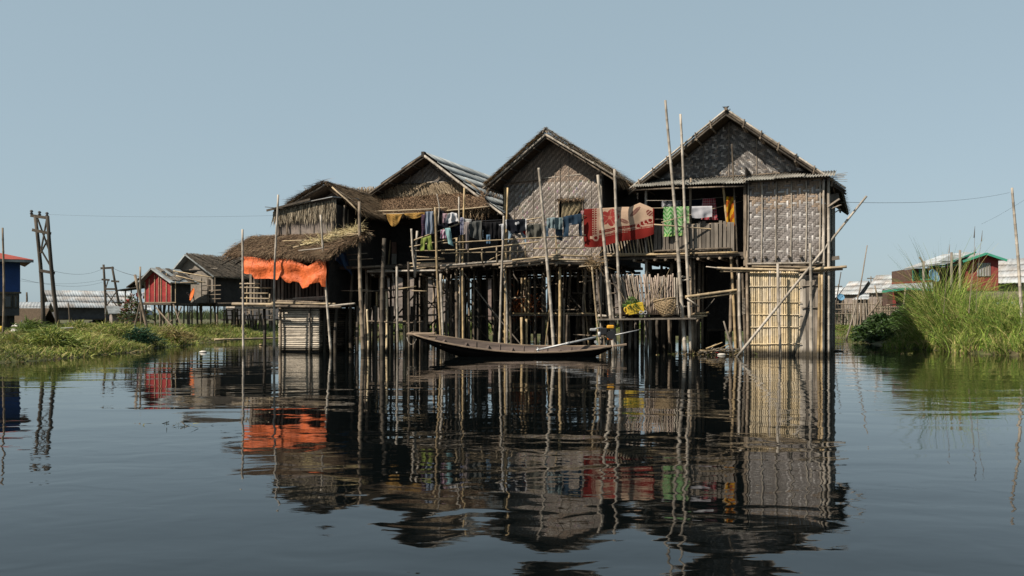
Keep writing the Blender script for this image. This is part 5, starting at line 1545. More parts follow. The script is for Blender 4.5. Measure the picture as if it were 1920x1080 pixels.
cloth('plaid_shirt', 'purple plaid garment half hidden behind the striped shirt', 'shirt', [(790, 402), (799, 402)], lambda s: 442, 28.7, plaid((.04, .03, .06), (.14, .07, .10), 3, 9), 10, 20, 1, .03, seed=16)
cloth('dark_dress', 'black garment hanging right of the striped shirt', 'garment', [(823, 392), (833, 396)], lambda s: 418 + 6 * s, 28.6, plain((.018, .016, .02)), 8, 14, 1.5, .03, seed=17, taper=lambda t: 1 + .3 * t)
cloth('pink_shirt', 'small pink top between the black garment and the white shirt', 'garment', [(830, 400), (838, 400)], lambda s: 418, 28.55, plain((.5, .34, .38)), 8, 10, 1, .02, seed=18)
cloth('white_shirt', 'bright white shirt draped high on the line under the porch', 'shirt', [(836, 401), (848, 398), (860, 400)], lambda s: 417 + 2 * math.sin(s * 6), 28.55, plain((.78, .77, .79)), 20, 12, 2, .05, taper=lambda t: .7 + .45 * t, seed=19)
cloth('navy_trousers', 'wide black garment hanging behind the pale blue strip', 'trousers', [(822, 419), (863, 417)], lambda s: 441 + 4 * math.sin(s * 3.3), 28.8, plain((.012, .014, .025)), 26, 16, 2, .04, seed=20)
cloth('green_trousers', 'lime green trousers hung on the slanting rail', 'trousers', [(790, 447), (808, 441)], lambda s: 470 - 1 * s, 28.35, plain((.27, .33, .08)), 26, 24, 2, .03, mask=trouser_mask, taper=lambda t: 1 + .35 * t, back=1.0, seed=21)
cloth('pink_cloth', 'white and pink small clothes hanging right of the green trousers', 'cloth', [(826, 431), (838, 430)], lambda s: 447, 28.6, lambda s, t: (.7, .6, .66) if math.sin(s * 12 + t * 9) > 0 else (.5, .2, .35), 12, 12, 2, .03, seed=22)
cloth('pale_blue_towel', 'pale blue long cloth knotted over the slanting rail', 'towel', [(834, 428), (844, 427)], lambda s: 456 + 6 * s, 28.3, plain((.33, .56, .58)), 8, 20, 1, .04, tilt=6, seed=23)
cloth('chequered_scarf', 'white and blue scarf hung next to the tan pole', 'scarf', [(863, 408), (869, 407)], lambda s: 440, 28.55, plaid((.45, .45, .55), (.1, .1, .25), 3, 12), 6, 20, 1, .02, seed=24)
cloth('white_rag', 'short white rag right of the tan pole', 'cloth', [(869, 410), (884, 411)], lambda s: 417, 28.6, plain((.6, .58, .56)), 8, 6, 1, .02, seed=25)
cloth('mauve_cloth', 'long narrow mauve-grey cloth left of the grey shirt', 'cloth', [(870, 416), (880, 416)], lambda s: 432 + 36 * (1 if .3 < s < .85 else .2), 28.5, plain((.36, .30, .29)), 12, 22, 1, .03, seed=26)
cloth('grey_shirt', 'dark grey t-shirt hanging with diagonal creases', 'shirt', [(880, 415), (903, 414)], lambda s: 443 + 9 * s, 28.6, plain((.115, .12, .115)), 20, 18, 2, .05, seed=27)
cloth('black_trousers', 'black trousers with white side stripes left of the narrow hut', 'trousers', [(903, 416), (923, 416)], lambda s: 446, 28.7, lambda s, t: (.6, .6, .6) if abs(s - .12) < .05 and t > .5 else (.012, .012, .014), 24, 20, 2, .03, mask=trouser_mask, seed=28)
cloth('black_shirt', 'black shirt with a pale blue cloth under it, left of the corner pole', 'shirt', [(923, 416), (942, 415)], lambda s: 447, 28.7, plain((.014, .014, .016)), 20, 16, 2, .04, seed=29)
cloth('blue_strip', 'small light blue garment strip hanging among the black clothes', 'cloth', [(912, 440), (919, 440)], lambda s: 457, 28.55, plain((.14, .25, .38)), 6, 10, 1, .02, seed=30)
cloth('white_sleeve', 'white sleeve hanging at the pale corner pole', 'garment', [(936, 421), (944, 419)], lambda s: 424 + 26 * (s > .55), 28.1, plain((.68, .68, .70)), 10, 14, 1, .02, seed=31)
cloth('jersey', 'black sports top with white side stripes and white emblem', 'shirt', [(948, 412), (987, 410)], lambda s: 428 + 10 * math.sin(s * 3) , 28.5, lambda s, t: (.7, .7, .72) if s > .94 or (math.hypot((s - .50) * 2.2, t - .32) < .11) or (math.hypot((s - .60) * 2.2, t - .28) < .10) or s < .04 else (.012, .014, .022), 40, 24, 2, .03, seed=32)
cloth('blue_shorts', 'light blue garment with a red trim under the black sports top', 'shorts', [(953, 424), (986, 426)], lambda s: 455 - 24 * math.sin(math.pi * s) + 4 * s, 28.6, lambda s, t: (.5, .03, .03) if s > .75 and .2 < t < .5 else (.26, .36, .46), 26, 18, 2, .03, seed=33)
cloth('olive_shirt', 'olive grey t-shirt hanging beside the stout leaning pole', 'shirt', [(988, 421), (1018, 419)], lambda s: 446 + 3 * math.sin(s * 3.1), 28.55, plain((.14, .135, .115)), 22, 18, 2, .05, seed=34)
cloth('grey_denim', 'pale faded denim shorts hung left of the other shorts', 'shorts', [(1025, 409), (1040, 407)], lambda s: 428, 28.4, plain((.27, .35, .37)), 14, 14, 2, .03, seed=35)
cloth('grey_denim', 'pale faded denim shorts hung next to the dark blue jeans', 'shorts', [(1040, 408), (1055, 408)], lambda s: 430, 28.35, plain((.25, .33, .34)), 14, 14, 2, .03, seed=36)
cloth('blue_jeans', 'slim blue jeans leg hanging below the faded shorts', 'jeans', [(1022, 424), (1055, 426)], lambda s: 444 + 8 * s, 28.6, plain((.07, .11, .16)), 26, 18, 2, .03, mask=lambda s, t: s < .2 or s > .62, seed=37)
cloth('dark_jeans', 'dark blue jeans with a white patch hung beside the red blanket', 'jeans', [(1056, 406), (1091, 400)], lambda s: 444 - 2 * s, 28.4, lambda s, t: (.5, .5, .52) if .3 < s < .42 and .38 < t < .5 else (.03, .06, .10), 30, 24, 2, .04, mask=lambda s, t: t < .45 or s < .30 or s > .82, seed=38)
cloth('pink_garment', 'small pink garment in the gap left of the red blanket', 'garment', [(1089, 395), (1096, 395)], lambda s: 403, 28.7, plain((.5, .28, .28)), 5, 5, 1, .02, seed=39)

# ================================================================ left background
def far_house(name, label, px, Y, th, W, Dp, zf, ze, za, over=.5, wall=None, roof=None, gable=None, stilts=True, group='houses across the water', front=True, t=.08, rows=0, apx=.5, left_ext=0, zb=-.1, windows=()):
    f = Frame(px, Y, th)
    r = thing(name, label, 'house', f.o, f.rot, group)
    wall = wall or m_far
    a = Vector((W * apx, 0, za)); le, ri = Vector((-over - left_ext, 0, ze - (za - ze) * (over + left_ext) / (W * apx) * (1 if not left_ext else .8))), Vector((W + over, 0, ze - (za - ze) * over / (W * (1 - apx))))
    sz = lambda u: slope_z(u, a, le, ri)
    mb = MB().add([(0, 0, zf), (W, 0, zf), (W, 0, sz(W) - t), (a.x, 0, za - t), (0, 0, sz(0) - t), (0, .05, zf), (W, .05, zf), (W, .05, sz(W) - t), (a.x, .05, za - t), (0, .05, sz(0) - t)],
                  [(0, 1, 2, 3, 4), (9, 8, 7, 6, 5), (0, 5, 6, 1), (1, 6, 7, 2), (2, 7, 8, 3), (3, 8, 9, 4), (4, 9, 5, 0)])
    fw = part(mb, 'front_wall', gable or wall, r)
    part(MB().box((W - .05, .05, zf), (W, Dp, sz(W) - t)), 'side_wall', wall, r)
    part(MB().box((0, .05, zf), (.05, Dp, sz(0) - t)), 'side_wall', wall, r)
    part(MB().box((0, Dp, zf), (W, Dp + .05, ze)), 'back_wall', wall, r)
    part(MB().box((-.3, -.3, zf - .12), (W + .3, Dp + .3, zf - .01)), 'floor', m_dark, r)
    roof = roof or m_slate
    for (e, left) in ((le, True), (ri, False)):
        if rows:
            slope_sheets(r, a, e, -over, Dp + over, rows, max(2, int(Dp / 1.3)), roof, .02, .25)
        else:
            p = [(e.x, -over, e.z), (a.x, -over, za), (a.x, Dp + over, za), (e.x, Dp + over, e.z)]
            if not left: p = [p[1], p[0], p[3], p[2]]
            part(MB().slab(*p, t), 'roof_slope', roof, r)
    if stilts:
        pts = [(u + rnd.uniform(-.15, .15), v) for v in np.linspace(.1, Dp, 4) for u in np.linspace(.1, W - .1, max(3, int(W / .8)))]
        stilt_set(r, pts, zf - .1, m_farwood, .06, zb)
    for (u0, z0, u1, z1, mm) in windows:
        w = part(MB().box((u0 - .04, -.05, z0 - .04), (u1 + .04, -.02, z0)).box((u0 - .04, -.05, z1), (u1 + .04, -.02, z1 + .04)).box((u0 - .04, -.05, z0), (u0, -.02, z1)).box((u1, -.05, z0), (u1 + .04, -.02, z1)).box(((u0 + u1) / 2 - .02, -.048, z0), ((u0 + u1) / 2 + .02, -.022, z1)), 'window', m_tin if mm is m_glass else mm, r)
        part(MB().box((u0, -.03, z0), (u1, -.01, z1)), 'pane', mm, w)
    return r, f, a, le, ri
m_glass = mat('dark window', (.03, .035, .04), .25, .1, (2, 2, 2), 0, spec=.6)
m_bluew = mat('blue painted wall', (.018, .065, .24), .7, .2, (3, 3, 3), 0)
m_redroof = mat('red roof sheet', (.33, .055, .03), .6, .25, (3, 3, 3), .1)
m_darkw = mat('grey block wall', (.085, .085, .09), .9, .3, (3, 3, 3), .1)
m_redw = mat('red painted mat wall', (.32, .028, .028), .8, .35, (5, 5, 5), 0, col2=(.22, .02, .02))
m_greyw = mat('grey mat wall', (.21, .18, .15), .9, .3, (5, 5, 5), 0, col2=(.29, .255, .21))
m_turq = mat('green trim paint', (.06, .33, .22), .6, .15, (3, 3, 3), 0)
m_redboard = mat('red brown boards', (.27, .05, .045), .8, .3, (6, 6, 2), 0)
m_brownw = mat('dark brown boards', (.11, .06, .045), .85, .35, (6, 6, 2), 0)

# blue house at the left edge
YB = 36.0
bh = Frame(-60, YB, -33)
r = thing('blue_house', 'blue upper storey with red roof over a dark grey lower storey at the left edge', 'house', bh.o, bh.rot, 'houses across the water')
Lb = bh.L
x1 = Lb(38, 500).x
zt, zm, zl = Lb(38, 484).z, Lb(38, 549).z, Lb(38, 592).z
part(MB().box((-3, 0, zm), (x1, 4, zt)), 'upper_wall', m_bluew, r)
part(MB().box((-3, .03, zl), (x1 - .03, 4, zm - .002)), 'lower_wall', m_darkw, r)
part(MB().box((-3, -.04, zm - .04), (x1 + .04, -.003, zm + .04)), 'floor_band', m_dark, r)
for (a, b_) in ((10, 20), (28, 31)):
    q0, q1 = Lb(a, 575), Lb(b_, 556)
    w = part(MB().box((q0.x - .05, -.02, q0.z - .05), (q1.x + .05, .025, q1.z + .05)), 'window', m_dark, r)
    part(MB().box((q0.x, -.03, q0.z), (q1.x, -.022, q1.z)), 'pane', m_glass, w)
k0, k1, k2 = Lb(-60, 466, 2), Lb(10, 473, 1.5), Lb(63, 487, -.8)
ri_ = Vector((k2.x, -.8, k2.z)); 
part(MB().slab((-4, -.8, k2.z), (k2.x, -.8, k2.z), (k2.x - 1.9, 1.8, k2.z + .55), (-4, 1.8, k2.z + .55), .06), 'roof_slope', m_redroof, r)
part(MB().slab((k2.x, -.8, k2.z), (k2.x, 4.6, k2.z), (k2.x - 1.9, 1.8, k2.z + .55), (k2.x - 1.9, 1.75, k2.z + .55), .06), 'roof_slope', m_redroof, r)
part(MB().box((-4, -.82, k2.z - .12), (k2.x, -.78, k2.z - .02)), 'fascia', m_slate, r)
part(MB().box((-3, .3, -.2), (x1 - .2, 3.6, zl)), 'underfloor_shade', m_matdark, r)  # solid dark box added in place of the shade beneath the floor
stilt_set(r, [(u, -.02) for u in np.arange(0, x1, .7)], zl, m_dark, .06, -.2)

# boat on the bank with white bundle
bb = thing('beached_boat', 'low wooden boat with pale plank edge drawn up in the grass at the left edge', 'boat', P(18, 632, 31))
part(MB().slab((-1.2, -.2, .14), (1.0, -.2, .1), (1.0, .4, .1), (-1.2, .4, .14), .05).beam((-1.2, -.22, .16), (.35, -.22, .17), .04, .07), 'deck_plank', m_gun, bb)
part(MB().add([(-1.2, -.2, -.15), (1.0, -.1, -.1), (1.2, 0, .08), (-1.2, -.22, .09), (-1.2, .4, -.15), (1.0, .3, -.1), (1.2, .2, .08), (-1.2, .42, .09)], [(0, 1, 2, 3), (7, 6, 5, 4), (1, 5, 6, 2), (0, 4, 5, 1)]), 'hull', m_hull, bb)
p = P(31, 622, 30.9)
wb_ = thing('wrapped_engine', 'white cloth bundle with a pale peaked cover sitting on the beached boat', 'bundle', p)
o = lump('bundle', None, None, (0, 0, .02), .17, m_bagw, (1.1, .8, .75), seed=4); o.parent = wb_
mb = MB().add([(-.14, -.1, .2), (.12, -.1, .2), (.12, .1, .2), (-.14, .1, .2), (.0, 0, .31)], [(0, 1, 4), (1, 2, 4), (2, 3, 4), (3, 0, 4), (3, 2, 1, 0)])
part(mb, 'peaked_cover', m_bagw, wb_)
part(MB().tube((.08, 0, .1), (.2, 0, .42), .018, n=5).tube((.15, 0, .0), (.32, 0, .3), .015, n=5), 'handle', m_metal, wb_)
o = lump('yellow_can', 'yellow container at the very left edge by the beached boat', 'container', P(1, 621, 31), .17, m_yel, (.7, .7, 1.1), seed=6)
# engine left in the grass
p = P(108, 628, 30)
en2 = thing('grass_engine', 'small dark engine with long pale shaft lying in the grass', 'engine', p)
part(MB().tube(P(90, 633, 29.8) - p, P(123, 625, 30) - p, .03, .025, n=6), 'shaft', m_tin, en2, True)
part(rbox((.2, -.1, .05), (.36, .1, .22)), 'engine_block', m_black, en2)
part(rbox((.26, -.08, -.08), (.34, .08, .05)), 'engine_mount', m_metal, en2)
part(MB().tube((.1, 0, .24), (.55, 0, .25), .02, n=5), 'handle', m_metal, en2)

# power line towers of timber
def hframe(name, label, Y, L0, L1, R0, R1, bars, braces, ins, r=.12, group='timber power line frames'):
    base = P(*L1, Y)
    root = thing(name, label, 'power pole', (base.x, base.y, 0), 0, group)
    q = lambda p: P(*p, Y) - Vector((base.x, base.y, 0))
    for (a, b_) in ((L0, L1), (R0, R1)):
        e = q(b_); e.z -= .6
        part(MB().tube(e, q(a), r, r * .75, 7, bend=.08), 'leg', m_dark, root, True)
    for (a, b_) in bars:
        part(MB().beam(q(a), q(b_), r, r * 1.3), 'crossarm', m_dark, root)
    for (a, b_) in braces:
        part(MB().tube(q(a), q(b_), r * .4, n=5), 'brace', m_dark, root)
    for a in ins:
        c = q(a)
        part(MB().path([c + Vector((0, 0, k * .07)) for k in range(5)], [.04, .10, .05, .10, .04], 7), 'insulator', m_darkw, root, True)
    return root
hframe('power_pylon', 'tall tapering timber H-frame with crossed braces, nearer to the blue house', 48, (66, 405), (82, 614), (89, 405), (112, 616),
       (((58, 404), (91, 409)), ((61, 431), (95, 438)), ((74, 507), (102, 512))), (((70, 408), (96, 480)), ((88, 410), (77, 470)), ((92, 445), (76, 475)), ((78, 470), (100, 508))), ((59, 403), (74, 405), (88, 407)), .125)
hframe('power_pylon', 'smaller timber H-frame with high bare top, in the middle of the left background', 78, (194, 496), (200, 610), (210, 500), (231, 612),
       (((189, 503), (213, 502)), ((191, 524), (205, 525)), ((209, 527), (223, 528)), ((196, 542), (219, 542))), (((197, 547), (220, 575)), ((218, 547), (199, 575)), ((203, 525), (197, 545)), ((222, 560), (244, 620))), (), .13)
def leanpole(px0, py0, px1, py1, Y, r, lab):
    p0, p1 = P(px1, py1, Y), P(px0, py0, Y)
    o = MB().tube(p0 - (p1 - p0).normalized() * .5, p1, r, r * .8, 6, bend=.05).build('timber_pole', m_stilt, base=tuple(p0), smooth=True)
    return tag(o, lab, 'pole', 'poles on the banks')
leanpole(253, 515, 278, 625, 44, .09, 'leaning grey pole crossing in front of the red house corner')
leanpole(263, 500, 265, 605, 46, .06, 'upright thin pole left of the red house')
leanpole(262, 570, 249, 620, 43, .06, 'short prop leaning left, at the foot of the leaning grey pole')
leanpole(128, 568, 130, 612, 50, .05, 'green-grey stake between the timber frame and the far sheds')
leanpole(50, 548, 50, 570, 90, .12, 'distant pole top above the small white roof')
# wires
def wire(lab, a, b_, Ya, Yb, sag=.5, r=.012):
    p0, p1 = P(*a, Ya), P(*b_, Yb)
    o = MB().tube(p0, p1, r, r, 4, sag=sag, seg=14).build('power_line', m_wire, base=tuple(p0))
    return tag(o, lab, 'wire', 'power lines')
wire('faint upper wire running from the tall timber frame towards the huts', (88, 402), (520, 404), 48, 40, .1, .004)
wire('left wire sagging between the two timber frames', (100, 508), (194, 503), 48, 78, .35, .008)
wire('lower wire between the two timber frames', (40, 523), (192, 529), 48, 78, .4, .008)
wire('wire from the smaller frame to the red house', (212, 503), (300, 522), 78, 52, .2, .018)
wire('lowest wire from the smaller frame to the far left', (0, 520), (190, 525), 60, 78, .4, .007)
wire('high wire from the right house to the tall pole in the reeds', (1575, 379), (1893, 361), 29, 60, .25, .007)
wire('faint wire crossing behind the tall pole at the right edge', (1840, 420), (1925, 372), 90, 60, .1, .008)

# sheds
far_house('far_shed', 'long far shed with ribbed pale tin roof behind the tall timber frame', 86, 88, 52, 5.2, 7.0, .9, 2.3, 3.7, .6, m_darkw, m_tin, stilts=True, rows=3, zb=-.2)
far_house('far_shed', 'lower tin-roofed shed extending right of the long shed', 172, 92, 60, 3.6, 5.0, .6, 1.5, 2.5, .5, m_darkw, m_tin, stilts=True, rows=3, zb=-.2)
far_house('far_shed', 'small white tin roof just right of the blue house', 36, 80, 70, 3.0, 2.4, .9, 1.7, 2.4, .4, m_matdark, m_tin, stilts=True, rows=2, zb=-.2)
far_house('far_shed', 'low thatched shed between the blue house and the tall timber frame', 30, 60, 75, 3.0, 2.0, .5, .95, 1.75, .5, m_matdark, m_thatchbed, stilts=True, zb=-.2)
far_house('far_shed', 'weathered low shack behind the smaller timber frame', 205, 70, 60, 2.6, 1.8, .4, 1.5, 2.0, .3, m_far, m_slate, stilts=False, zb=-.2)

# red house and the grey house behind it
YR = 49.0
rhz = lambda y: EYE + (HOR - y) * YR / FPX
r_, f_, a_, le_, ri_ = far_house('red_house', 'small hut with bright red front wall and pale battens on stilts', 271, YR, TH, 1.96, 1.5, rhz(568), rhz(524), rhz(503), .35, m_matdark, m_slate, m_redw, True, apx=.42, left_ext=0, zb=.1)
Lr = f_.L
for px, y0 in ((272, 528), (280, 523), (290, 516), (298, 510), (302, 508), (312, 512), (321, 520), (329, 527)):
    part(MB().beam(Lr(px, 567, -.03), Lr(px, y0, -.03), .035, .03), 'batten', m_rail, r_)
part(MB().beam(Lr(272, 567, -.03), Lr(330, 567, -.03), .03, .05), 'batten', m_rail, r_)
m_pinkrail = m_rail
# roof of old boards: shingly strips
for k in range(16):
    s0 = rnd.random(); t0 = rnd.random() * .8
    q = a_.lerp(ri_, t0) + Vector((0, -.2 + s0 * 1.9, .05))
    part(MB().beam(q, q + (ri_ - a_).normalized() * .5, .3, .03), 'roof_board', m_plank if k % 2 else m_dark, r_)
# low lean-to roof at its left with washing
part(MB().slab(Lr(236, 538, .6), Lr(262, 519, .6), Lr(262, 519, .6) + Vector((.1, 3, 0)), Lr(236, 538, .6) + Vector((.1, 3, 0)), .05), 'lean_to_roof', m_dark, r_)
part(MB().slab(Lr(262, 519, .6), Lr(296, 504, .6), Lr(296, 504, .6) + Vector((.1, 3, 0)), Lr(262, 519, .6) + Vector((.1, 3, 0)), .05), 'lean_to_roof', m_dark, r_)
part(MB().beam(Lr(226, 545, .8), Lr(272, 538, .8), .8, .05), 'lean_to_roof', m_dark, r_)
part(MB().beam(Lr(232, 568, 1.2), Lr(272, 568, 1.2), 1.8, .06), 'porch_floor', m_dark, r_)
for px, y1 in ((235, 620), (246, 612), (258, 612)):
    part(MB().tube(Lr(px, y1, 1.0), Lr(px, 541, 1.0), .04, n=5), 'post', m_farwood, r_)
for (x0, y0, x1, y1) in ((325, 508, 398, 520), (330, 517, 385, 530), (338, 530, 378, 529)):
    part(MB().bamboo(Lr(x0, y0, -.3), Lr(x1, y1, .4), .035, .03, 6), 'loose_pole', m_rail, r_, True)
for (x0, y0, x1, y1) in ((292, 576, 325, 614), (325, 570, 340, 612), (340, 575, 332, 600), (308, 616, 322, 600)):
    part(MB().tube(Lr(x0, y0, -.2), Lr(x1, y1, -.2), .04, n=5), 'brace', m_farwood, r_)
for (nm, lb, x, y0, y1, w, c, ct) in (('white_shirt', 'white shirt hanging left of the red wall', 268, 548, 560, 6, (.62, .64, .7), 'shirt'), ('red_cloth', 'small red cloth on the porch left of the red hut', 258, 549, 556, 5, (.4, .1, .1), 'cloth'), ('red_bowl_cloth', 'red bundle low on the porch left of the red hut', 240, 561, 567, 7, (.45, .05, .05), 'cloth'), ('pale_cloth', 'pale cloth at the left end of the red hut porch', 246, 550, 557, 4, (.5, .42, .42), 'cloth')):
    cloth(nm, lb, ct, [(x - w / 2, y0), (x + w / 2, y0)], lambda s, y1=y1: y1, 49.2, plain(c), 8, 8, 1, .04, group='washing at the red hut', seed=x)
far_house('dark_hut', 'dark hut on stilts glimpsed between the platform posts at left', 424, 62, 10, 4.2, 4, 1.0, 2.6, 3.2, .4, m_darkw, m_dark, stilts=True, zb=-.2)
YG = 54.0
ghz = lambda y: EYE + (HOR - y) * YG / FPX
rg, fg, ag, lg, rg2 = far_house('grey_house', 'grey weathered house with thatched roof behind the red hut', 330, YG, TH, 3.0, 5.5, ghz(570), ghz(511), ghz(478), .5, m_matdark, m_slate, m_greyw, True, apx=.40, zb=.1)
tn = [thatch_np((ag.x, -.5, ag.z + .03), (ag.x, 6, ag.z + .03), (rg2.x, -.5, rg2.z + .03), (rg2.x, 6, rg2.z + .03), 5000, .6, .05, .05, .4, ((.17, .14, .11), (.24, .20, .155), (.12, .10, .08)), .15)]
o = np_mesh('thatch', *joinN(tn), m_thatch, rg); o['kind'] = 'stuff'
part(MB().beam(fg.L(330, 507, -.05), fg.L(408, 503, -.05), .04, .06), 'wall_beam', m_plank, rg)
part(MB().box((fg.L(392, 560, -.02).x - .12, -.06, ghz(570)), (fg.L(392, 560, -.02).x + .08, -.01, ghz(525))), 'door', m_dark, rg)
for y in (536, 545, 553, 561):
    part(MB().tube(fg.L(378, y, -.6), fg.L(414, y - 1, -.6), .025, n=5), 'rail', m_farwood, rg)
for x in (378, 390, 403):
    part(MB().tube(fg.L(x, 570, -.6), fg.L(x, 520, -.6), .03, n=5), 'rail_post', m_farwood, rg)
part(MB().beam(fg.L(335, 570, -.6), fg.L(470, 568, -1.0), 1.4, .08), 'walkway', m_dark, rg)
for x in (352, 360, 378, 395, 420, 438):
    a0 = fg.L(x, 615, -.7); a0.z = .0
    part(MB().tube(a0, fg.L(x, 571, -.7), .05, n=5), 'stilt', m_farwood, rg)
# dishes
def dish(label, px, py, Y, R, m, yaw, tilt):
    root = thing('satellite_dish', label, 'satellite dish', P(px, py, Y), 0, 'satellite dishes')
    root.rotation_euler = (tilt, 0, yaw)
    mb = MB()
    n, rings = 18, 4
    vs = [(0, R * .22, 0)]
    for k in range(1, rings + 1):
        rr = R * k / rings
        for i in range(n):
            vs.append((rr * math.cos(6.2832 * i / n), R * .22 * (1 - (k / rings) ** 2), rr * math.sin(6.2832 * i / n)))
    fs = [(0, 1 + i, 1 + (i + 1) % n) for i in range(n)]
    for k in range(rings - 1):
        for i in range(n):
            a, b_ = 1 + k * n + i, 1 + k * n + (i + 1) % n
            fs.append((a, a + n, b_ + n, b_))
    mb.add(vs, fs)
    part(mb, 'reflector', m, root, True)
    part(MB().path([(R * 1.0 * math.cos(6.2832 * i / n), 0, R * 1.0 * math.sin(6.2832 * i / n)) for i in range(n + 1)], [.02] * (n + 1), 5), 'rim', m, root)
    part(MB().tube((0, R * .2, -R * .1), (0, R * .7, -R * 1.1), .03, n=6), 'mast', m_black, root)
    part(MB().tube((-R * .6, 0, -R * .7), (0, -R * .75, 0), .012, n=4).tube((R * .6, 0, -R * .7), (0, -R * .75, 0), .012, n=4), 'feed_arm', m_black, root)
    part(MB().tube((0, -R * .85, 0), (0, -R * .65, 0), .04, n=6), 'feed_horn', m_black, root)
    return root
m_dor = mat('orange dish', (.70, .17, .04), .45, .1, (3, 3, 3), 0)
m_dbl = mat('blue dish', (.16, .36, .55), .45, .12, (3, 3, 3), 0)
dish('orange satellite dish turned sideways on the landing beside the red hut', 360, 552, 47.5, .34, m_dor, math.radians(-55), math.radians(-14))
leafy('creeper', 'green and red-leaved bush under the porch left of the red hut', 'bush', P(247, 603, 47), 500, .8, 1.2, ((.05, .08, .02), (.08, .12, .03), (.15, .05, .03)), (.08, .2), (.06, .12))

# huts far behind, seen between the stilts
far_house('far_hut', 'pale woven hut glimpsed between the stilts under the washing', 690, 50, 4, 4.6, 3, .9, 3.2, 4.0, .3, m_far, m_slate, stilts=True, zb=-.2)
far_house('far_hut', 'pinkish woven hut glimpsed under the walkway left of the narrow hut', 900, 53, 2, 3.6, 3, 1.0, 3.4, 4.2, .3, mat('pinkish mat wall', (.30, .22, .19), .9, .3, (6, 6, 6), .1), m_tin, stilts=True, zb=-.2)
far_house('far_hut', 'woven hut glimpsed under the ledge below the red blanket', 1052, 56, -2, 4.2, 3, 1.4, 3.6, 4.6, .3, m_far, m_tin, stilts=True, zb=-.2)
# low walkway and beams beyond, at the left between canopy posts
w_ = thing('far_walkway', 'low tangle of grey poles and planks seen behind the left platform', 'walkway', (P(440, 600, 52).x, 52, 0), 0)
inv = Vector(w_.location)
for k in range(22):
    x = 425 + k * 4.2
    part(MB().tube(P(x, 622, 52) - inv, P(x + rnd.uniform(-6, 6), 580 + rnd.uniform(-8, 8), 52 + rnd.uniform(-1, 2)) - inv, .05, n=5), 'pole', m_stilt, w_)
for y in (582, 592, 600):
    part(MB().beam(P(420, y, 52.2) - inv, P(515, y + rnd.uniform(-2, 2), 52.2) - inv, .5, .06), 'plank', m_plank, w_)
sb = P(400, 637, 36)
o = MB().bamboo(P(402, 637, 38), P(520, 634, 40), .05, .04, 6, .5, .03).build('floating_bamboo', m_rail, base=tuple(P(402, 637, 38)), smooth=True)
tag(o, 'long bamboo floating on the water behind the left platform', 'pole')
lump('white_float', 'small white float on the water near the left bank', 'float', Vector((P(381, 661, 1).x * 29.3, 29.3, .02)), .09, m_bagw, (1.5, 1, .5), seed=9)
lump('white_float', 'white float lying beyond, on the far side of the left platform', 'float', Vector((P(489, 648, 1).x * 36, 36, .03)), .07, m_bagt, (1, 1, .6), seed=10)

# ================================================================ right background
far_house('far_house', 'first small house in the far right row, beside the big house corner', 1566, 92, -35, 2.4, 1.0, 1.6, 3.3, 4.2, .3, m_far, m_tin, m_darkw, True, rows=3, zb=-.1)
far_house('far_house', 'second far house with pale roof and dark gable, right of the small one', 1609, 88, -35, 2.8, 1.6, 1.7, 3.6, 4.75, .3, m_far, m_tin, m_darkw, True, rows=3, zb=-.1)
far_house('far_house', 'far house with large bright tin roof next to the green-trimmed house', 1671, 80, -35, 3.2, 2.2, 1.7, 3.6, 5.05, .3, m_far, m_tin, m_darkw, True, rows=4, zb=-.1)
far_house('far_house', 'low tin-roofed house between the second and the bright-roofed one', 1634, 86, -35, 2.6, 1.6, 1.6, 2.9, 3.4, .3, m_far, m_tin, m_far, True, rows=2, zb=-.1)
# bright roof at right edge
far_house('far_house', 'bright white tin roof rising behind the reeds at the right edge', 1918, 60, -40, 3.5, 4.5, 2.4, 3.9, 5.3, .5, m_far, m_tin, m_far, True, rows=4, zb=-.1)
# the green trimmed red house
gh = Frame(1706, 55, 8)
root = thing('red_green_house', 'two-storey red wooden house with green trim and grey roofs behind the reeds', 'house', gh.o, gh.rot, 'houses across the water')
Lg = gh.L
def wallbox(x0, y0, x1, y1, v, mm, nm, dp=.1):
    a, b_ = Lg(x0, y1, v), Lg(x1, y0, v)
    return part(MB().box((a.x, v, a.z), (b_.x, v + dp, b_.z)), nm, mm, root)
wallbox(1707, 503, 1765, 560, 0, m_brownw, 'upper_wall', 4)
wallbox(1664, 541, 1752, 582, -1.2, m_brownw, 'lower_wall', 1.1)
wallbox(1752, 500, 1812, 560, .6, m_brownw, 'upper_wall', 3)
# gable box on the right
a, b_ = Lg(1811, 545, -.6), Lg(1872, 484, -.6)
c = Lg(1848, 478, -.6)
gb = part(MB().add([(a.x, -.6, a.z), (b_.x, -.6, a.z), (b_.x, -.6, Lg(1872, 487, -.6).z), (c.x, -.6, c.z), (a.x, -.6, Lg(1811, 489, -.6).z), (a.x, 3, a.z), (b_.x, 3, a.z), (b_.x, 3, Lg(1872, 487, -.6).z), (c.x, 3, c.z), (a.x, 3, Lg(1811, 489, -.6).z)],
    [(0, 1, 2, 3, 4), (9, 8, 7, 6, 5), (0, 5, 6, 1), (1, 6, 7, 2), (2, 7, 8, 3), (3, 8, 9, 4), (4, 9, 5, 0)]), 'gable_room', m_redboard, root)
pk, e0, e1 = Lg(1849, 474, -1.0), Lg(1805, 489, -1.0), Lg(1888, 487, -1.0)
for (p0, p1) in ((e0, pk), (pk, e1)):
    part(MB().slab(p0, p1, p1 + Vector((0, 4.5, .25)), p0 + Vector((0, 4.5, .25)), .06), 'roof_slope', m_tin, root)
    part(MB().beam(p0 + Vector((0, -.03, -.05)), p1 + Vector((0, -.03, -.05)), .05, .14), 'green_fascia', m_turq, root)
